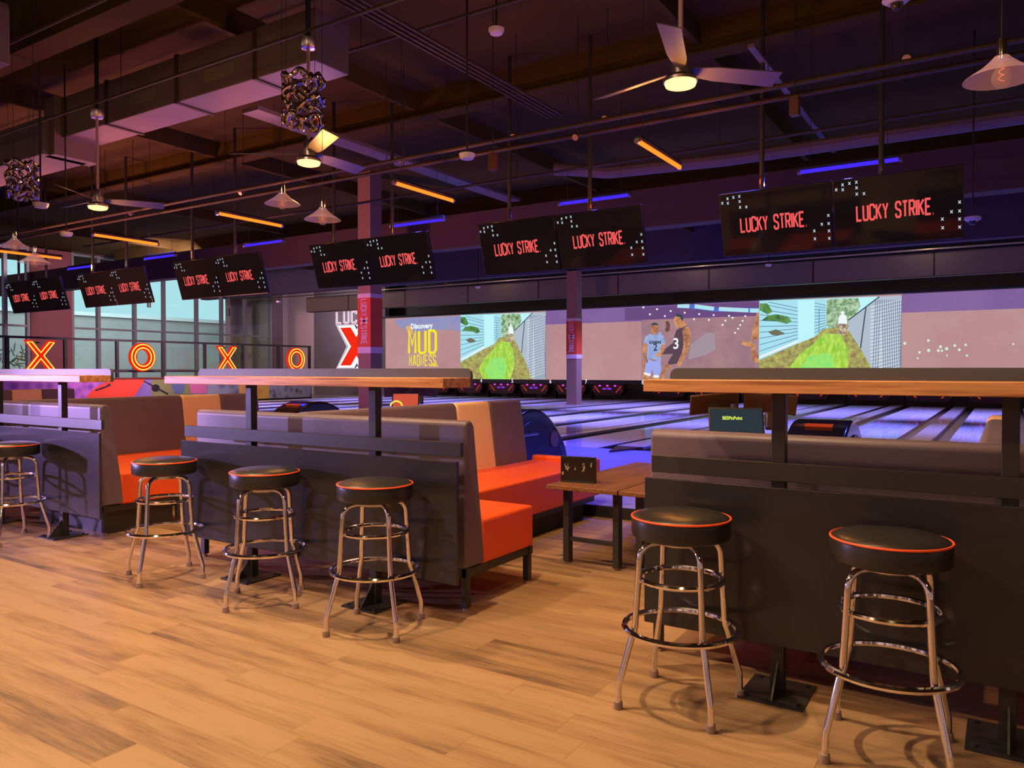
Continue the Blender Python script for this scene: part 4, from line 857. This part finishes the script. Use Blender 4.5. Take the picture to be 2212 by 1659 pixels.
# ceiling fans
M_fl = emat('fan_lamp', (1.0, .62, .17, 1), 3.0); M_blade = mat('fan_blade', S(92, 80, 82), .35)
def fan(x, y, angs, label):
    t = thing('ceiling_fan', label, 'ceiling fan', (x, y, 5.0), 'ceiling fans')
    MB().lathe((x, y, 0), [(0, 5.0), (.09, 5.0), (.09, 4.92), (.075, 4.895), (.02, 4.885), (0, 4.885)], 28).build('canopy', M_chromes, t)
    MB().tube([(x, y, 4.9), (x, y, 3.88)], .019, 12).build('downrod', mat('rod_nickel', S(206, 170, 166), .4, .2), t)
    MB().box(x - .02, x + .02, y - .02, y + .02, 5.0, 6.1).build('drop_box', M_dark, t, smooth=False)
    MB().lathe((x, y, 0), [(0, 3.90), (.035, 3.90), (.06, 3.86), (.06, 3.80), (.075, 3.79), (.075, 3.72), (.12, 3.70), (.135, 3.68), (.135, 3.655), (0, 3.655)], 32).build('motor_housing', M_chromes, t)
    MB().lathe((x, y, 0), [(0, 3.612), (.08, 3.617), (.118, 3.63), (.125, 3.655), (0, 3.655)], 32).build('lamp_disc', M_fl, t)
    for a in angs:
        vs = []
        for r_, hw in ((.10, .045), (.30, .075), (.85, .085)):
            for s in (-1, 1):
                for dz in (-.004, .004): vs.append((r_, s * hw, dz - s * hw * .34))
        fs = []
        for q in range(2):
            o_ = q * 4; fs += [(o_, o_ + 2, o_ + 6, o_ + 4), (o_ + 1, o_ + 5, o_ + 7, o_ + 3), (o_, o_ + 4, o_ + 5, o_ + 1), (o_ + 2, o_ + 3, o_ + 7, o_ + 6)]
        fs += [(0, 1, 3, 2), (8, 10, 11, 9)]
        MB().add(vs, fs).xf(Matrix.Translation((x, y, 3.75)) @ Matrix.Rotation(R(a), 4, 'Z')).build('blade', M_blade, t, smooth=False)
    lamp('fan_glow', 'POINT', (x, y, 3.38), 34, (1.0, .42, .07), .09)
fan(-2.2, 5.93, (45, 165, 285), 'ceiling fan with lit disc at the upper right')
fan(-6.48, 5.98, (92, 212, 332), 'ceiling fan with lit disc below the larger chrome chandelier')
fan(-10.75, 6.02, (60, 180, 300), 'ceiling fan with lit disc at the left')
# glass pendants
M_pg = bpy.data.materials.new('ribbed_glass'); M_pg.use_nodes = True; b_ = M_pg.node_tree.nodes['Principled BSDF']
b_.inputs['Base Color'].default_value = S(236, 204, 204); b_.inputs['Roughness'].default_value = .25; b_.inputs['Alpha'].default_value = .5; b_.inputs['Emission Color'].default_value = S(206, 140, 146); b_.inputs['Emission Strength'].default_value = .22
M_bulb = bpy.data.materials.new('bulb_glass'); M_bulb.use_nodes = True; b_ = M_bulb.node_tree.nodes['Principled BSDF']
b_.inputs['Base Color'].default_value = S(250, 220, 200); b_.inputs['Roughness'].default_value = .05; b_.inputs['Alpha'].default_value = .28
M_fil = emat('filament', S(255, 120, 70), 1.2)
def pendant():
    t = thing('glass_pendant', 'x', 'pendant lamp', (0, 0, 0), 'glass pendant lamps')
    n_ = 48; vs = []; fs = []
    pr = [(.028, .105), (.045, .085), (.09, .045), (.15, .008), (.168, -.006)]
    for r_, z in pr:
        for j in range(n_): a = 2 * math.pi * j / n_; q = r_ + (.003 if j % 2 else 0); vs.append((q * math.cos(a), q * math.sin(a), z))
    for i in range(4):
        for j in range(n_): fs.append((i * n_ + j, i * n_ + (j + 1) % n_, (i + 1) * n_ + (j + 1) % n_, (i + 1) * n_ + j))
    MB().add(vs, fs).build('glass_shade', M_pg, t)
    MB().lathe((0, 0, 0), [(0, .19), (.02, .19), (.024, .16), (.024, .11), (.034, .10), (.034, .085), (0, .085)], 20).build('socket', M_chrome, t)
    bl = MB().lathe((0, 0, 0), [(0, -.055), (.02, -.05), (.038, -.03), (.045, -.005), (.040, .02), (.02, .055), (.015, .085)], 20).build('bulb', M_bulb, t)
    MB().tube([(.012 * math.cos(k), .012 * math.sin(k), -.02 + .07 * k / 14) for k in range(15)], .002, 5).build('filament', M_fil, bl)
    MB().tube([(0, 0, .19), (0, 0, 3.4)], .003, 5).build('cord', M_dark, t)
    return t
p0 = pendant()
for i, (p, lab) in enumerate([((-.03, 4.58, 2.83), 'large near glass pendant at the upper right picture edge'), ((-5.95, 5.15, 2.99), 'upper left one of the two glass pendants left of centre'), ((-5.40, 5.15, 2.78), 'lower right one of the two glass pendants left of centre'),
                              ((-10.4, 4.77, 2.90), 'glass pendant at the far left, the higher of the two'), ((-9.45, 4.55, 2.61), 'glass pendant at the far left, the lower of the two')]):
    o = p0 if i == 0 else copy_tree(p0); o.location = p; o['label'] = 'ribbed ' + lab
# chrome cage chandeliers
M_cage = mat('smoked_chrome', (0.60, 0.50, 0.47, 1), 0.10, 1.0)
def cage():
    t = thing('chrome_chandelier', 'x', 'chandelier', (0, 0, 0), 'wavy chrome chandeliers'); rr = random.Random(5)
    for k in range(7):
        a = 2 * math.pi * k / 7; ph = rr.uniform(0, 6); P = []
        for j in range(25):
            u = j / 24; z = .24 - .48 * u; aa = a + .28 * math.sin(u * 4 * math.pi + ph); r_ = .17 + .035 * math.cos(u * 6 * math.pi + ph); P.append((r_ * math.cos(aa), r_ * math.sin(aa), z))
        MB().tube(P, [.026 + .008 * math.sin(j * 1.4 + ph) for j in range(25)], 10).build('wavy_strand', M_cage, t)
    for z, ph in ((.22, 0), (.0, 1.3), (-.21, 2.2)):
        P = [((.185 + .012 * math.cos(8 * a)) * math.cos(a), (.185 + .012 * math.cos(8 * a)) * math.sin(a), z + .035 * math.sin(5 * a + ph)) for a in [2 * math.pi * j / 60 for j in range(60)]]
        MB().tube(P, .026, 10, closed=True).build('wavy_ring', M_cage, t)
    for k in range(3): a = 2.1 * k; MB().tube([(.17 * math.cos(a), .17 * math.sin(a), .24), (.17 * math.cos(a), .17 * math.sin(a), 2.3)], .003, 5).build('suspension_wire', M_blackm, t)
    return t
c0 = cage(); c0.location = px(655, 218, 'y', 5.55); c0['label'] = 'wavy chrome cage chandelier around the downrod left of centre'
c1 = copy_tree(c0); c1.location = px(49, 390, 'y', 5.5); c1['label'] = 'wavy chrome cage chandelier at the left picture edge'
# ductwork
d = thing('air_duct', 'long rectangular air duct crossing the ceiling at the upper left', 'duct', (-10, 6.6, 5))
MB().box(-12.45, -6.85, 6.42, 6.98, 5.0, 5.62).build('duct_body', M_duct, d, bevel=.01)
for x in (-11.2, -9.5, -7.9): MB().box(x - .03, x + .03, 6.40, 7.0, 4.98, 5.64).build('flange', M_pipe, d, smooth=False)
for x in (-10.3, -8.6): MB().box(x - .3, x + .3, 6.405, 6.42, 5.15, 5.30).build('grille', M_soff, d, smooth=False)
MB().box(-24, -12.6, 6.2, 6.9, 4.72, 5.3).build('duct_branch', M_duct, d, bevel=.01); MB().box(-12.75, -12.45, 6.3, 7.0, 4.72, 5.62).build('elbow', M_duct, d, smooth=False)
d = thing('air_duct', 'short grey duct box high at the far upper left', 'duct', (-10.2, 4.2, 4.6)); MB().box(-10.6, -9.75, 3.9, 4.45, 4.9, 5.6).build('duct_body', M_duct, d, bevel=.01)
d = thing('ceiling_beam', 'dark steel joist crossing the upper left corner', 'beam', (-8, 4.4, 5.6)); MB().box(-20, 6, 4.9, 5.05, 5.35, 6.1).box(-20, 6, 4.82, 5.13, 5.33, 5.37).build('joist_web', M_ceil, d, smooth=False)
for yy, lb in ((10.4, 'centre'), (17.5, 'far'), (21.0, 'farthest')):
    d = thing('ceiling_beam', 'dark steel roof beam across the %s of the ceiling' % lb, 'beam', (-8, yy, 5.8)); MB().box(-30, 10, yy - .06, yy + .06, 5.7, 6.1).box(-30, 10, yy - .15, yy + .15, 5.67, 5.70).build('beam_web', M_ceil, d, smooth=False)
for i, x in enumerate((-26, -20, -14, -8.6, -3.6, 2.0)):
    d = thing('roof_joist', 'dark joist running towards the lanes, %s from the left' % ordn(i), 'joist', (x, 14, 5.9)); MB().box(x - .05, x + .05, -5, 24.2, 5.82, 6.1).build('joist_web', M_ceil, d, smooth=False)
def pipe(label, pts, r, name='ceiling_pipe', cat='pipe', m=None):
    t = thing(name, label, cat, pts[0]); MB().tube(pts, r, 10).build('pipe_run', m or M_pipe, t)
    for f in (.2, .5, .8):
        p = Vector(pts[0]).lerp(Vector(pts[-1]), f); MB().tube([(p.x, p.y, p.z), (p.x, p.y, 6.1)], .006, 5).build('hanger_rod', M_blackm, t)
    return t
pipe('thin conduit along the top of the long duct', [(-14, 5.93, 5.0 + .06), (6, 5.93, 5.06)], .018)
pipe('thin pipe crossing the upper centre of the ceiling', [(-20, 7.35, 5.5), (6, 7.35, 5.5)], .022)
pipe('rail of the long double strut under the ceiling, the nearer one', [(-22, 8.95, 4.55), (6, 8.95, 4.55)], .03)
pipe('rail of the long double strut under the ceiling, the farther one', [(-22, 9.35, 4.55), (6, 9.35, 4.55)], .03)
pipe('round blue-lit pipe curving behind the monitors', [(-6.9, 12.2, 5.0), (-6.0, 12.6, 4.9), (-4, 12.9, 4.9), (8, 13.0, 4.9)], .11, m=M_duct)
pipe('pipe running across above the blue tubes', [(-22, 11.9, 4.85), (7, 11.9, 4.85)], .025)
pipe('thin sprinkler pipe across the near ceiling', [(-14, 4.62, 5.3), (4, 4.62, 5.3)], .02)
pipe('lit conduit along the front of the lane soffit', [(-33, 25.85, 4.93), (10, 25.85, 4.93)], .028, m=mat('brass_conduit', S(190, 170, 140), .35, .3))
tr = thing('cable_tray', 'flat slotted cable tray running diagonally across the centre ceiling', 'cable tray', (-5.7, 8, 5.2)); m = MB()
for x in (-5.88, -5.80, -5.72, -5.64): m.box(x, x + .02, 4.5, 10.2, 5.18, 5.21)
for y in [4.6 + .4 * k for k in range(14)]: m.box(-5.88, -5.62, y, y + .03, 5.205, 5.22)
m.build('tray', M_pipe, tr, smooth=False)
tr = thing('cable_tray', 'narrow pale strut running diagonally at the upper right', 'cable tray', (-2.5, 11, 5.2)); MB().box(-2.62, -2.54, 9.3, 14.6, 5.2, 5.24).build('tray', M_duct, tr, smooth=False)
tr = thing('cable_tray', 'broad tray running towards the lanes left of centre', 'cable tray', (-9, 12, 5)); MB().box(-9.4, -9.05, 7.4, 14.5, 5.1, 5.16).build('tray', M_duct, tr, smooth=False)
# detectors, cameras, speakers, track heads
def detector(u, v, d, lab, dome=False):
    F_ = Fw + Rt * ((u - W / 2) / F) - Up * ((v - H / 2) / F); p = Vector((0, 0, HC)) + F_ * d
    if dome:
        t = thing('dome_camera', lab, 'camera', p, 'dome cameras'); MB().lathe(p, [(0, .06), (.10, .06), (.11, .03), (.07, 0), (0, 0)], 24).build('housing', M_white, t); MB().lathe(p, [(0, -.055), (.025, -.048), (.045, -.02), (.05, 0), (0, 0)], 20).build('lens_dome', mat('camera_dome', (.03, .03, .03, 1), .06), t)
    else:
        t = thing('smoke_detector', lab, 'detector', p, 'detectors'); MB().lathe(p, [(0, -.035), (.07, -.03), (.09, 0), (.095, .03), (0, .03)], 24).build('housing', M_white, t)
    MB().tube([(p.x, p.y, p.z + .03), (p.x, p.y, 6.1)], .012, 6).build('stem', M_dark, t)
detector(1009, 338, 9.0, 'round white detector under the centre ceiling'); detector(143, 506, 12, 'small white detector at the left above the orange tube'); detector(1072, 68, 9.0, 'dim round detector high at the centre')
detector(1660, 573, 22.5, 'white detector on the lit conduit at the right'); detector(1032, 621, 26, 'white detector on the lit conduit at the centre'); detector(602, 652, 30, 'lit white detector at the left end of the conduit')
detector(88, 444, 10, 'white dome camera at the left'); detector(1937, 8, 6.2, 'white dome camera cut by the top picture edge', True); detector(2101, 478, 10.8, 'violet-lit dome camera right of the last monitor', True)
for (u, v, dd, lab) in ((1065, 350, 10, 'small brown speaker under the centre ceiling'), (1717, 229, 8.5, 'small brown speaker under the right ceiling')):
    F_ = Fw + Rt * ((u - W / 2) / F) - Up * ((v - H / 2) / F); p = Vector((0, 0, HC)) + F_ * dd
    t = thing('hanging_speaker', lab, 'speaker', p, 'small speakers'); MB().box(p.x - .05, p.x + .05, p.y - .05, p.y + .05, p.z - .11, p.z + .11).build('cabinet', mat('speaker_brown', S(96, 58, 40), .5), t, bevel=.01); MB().tube([(p.x, p.y, p.z + .1), (p.x, p.y, 6.1)], .006, 5).build('hanger_rod', M_dark, t)
def spot_head(u, v, y, lab, lit=False):
    p = px(u, v, 'y', y); t = thing('spotlight_head', lab, 'spotlight', p, 'small spotlight heads'); MB().tube([p + Vector((0, .08, .05)), p], [.03, .045], 10).build('barrel', M_white if lit else M_chromes, t)
    MB().tube([(p.x, p.y + .08, p.z + .05), (p.x, p.y + .08, 6.1)], .006, 6).build('bracket', M_blackm, t)
for i, (u, v) in enumerate([(280, 462), (518, 417), (865, 347), (1108, 296), (1242, 297), (1306, 257), (1655, 188), (1958, 127)]): spot_head(u, v, 9.15, 'tiny spotlight on the double strut, %s from the left' % ordn(i))
p = px(962, 594, 'y', 25.9); t = thing('wall_spotlight', 'small lit spotlight on the dark bulkhead at the centre', 'spotlight', p); MB().box(p.x - .04, p.x + .04, p.y, p.y + .1, p.z - .35, p.z + .05).build('stem', M_chromes, t); MB().lathe(p, [(0, -.06), (.12, -.03), (.12, .06), (0, .08)], 14).build('lamp_head', emat('spot_lit', S(255, 240, 180), 1.6), t)
for i, (u, v) in enumerate(((322, 664), (493, 682))):
    p = px(u, v, 'x', -27.0); t = thing('hanging_light', 'tiny black cylinder light on a cord before the left windows, %s one' % ('left', 'right')[i], 'light', p); MB().tube([p, p + Vector((0, 0, .32))], .07, 12).build('cylinder_shade', M_dark, t); MB().tube([p + Vector((0, 0, .3)), (p.x, p.y, 6.1)], .012, 5).build('cord', M_dark, t)
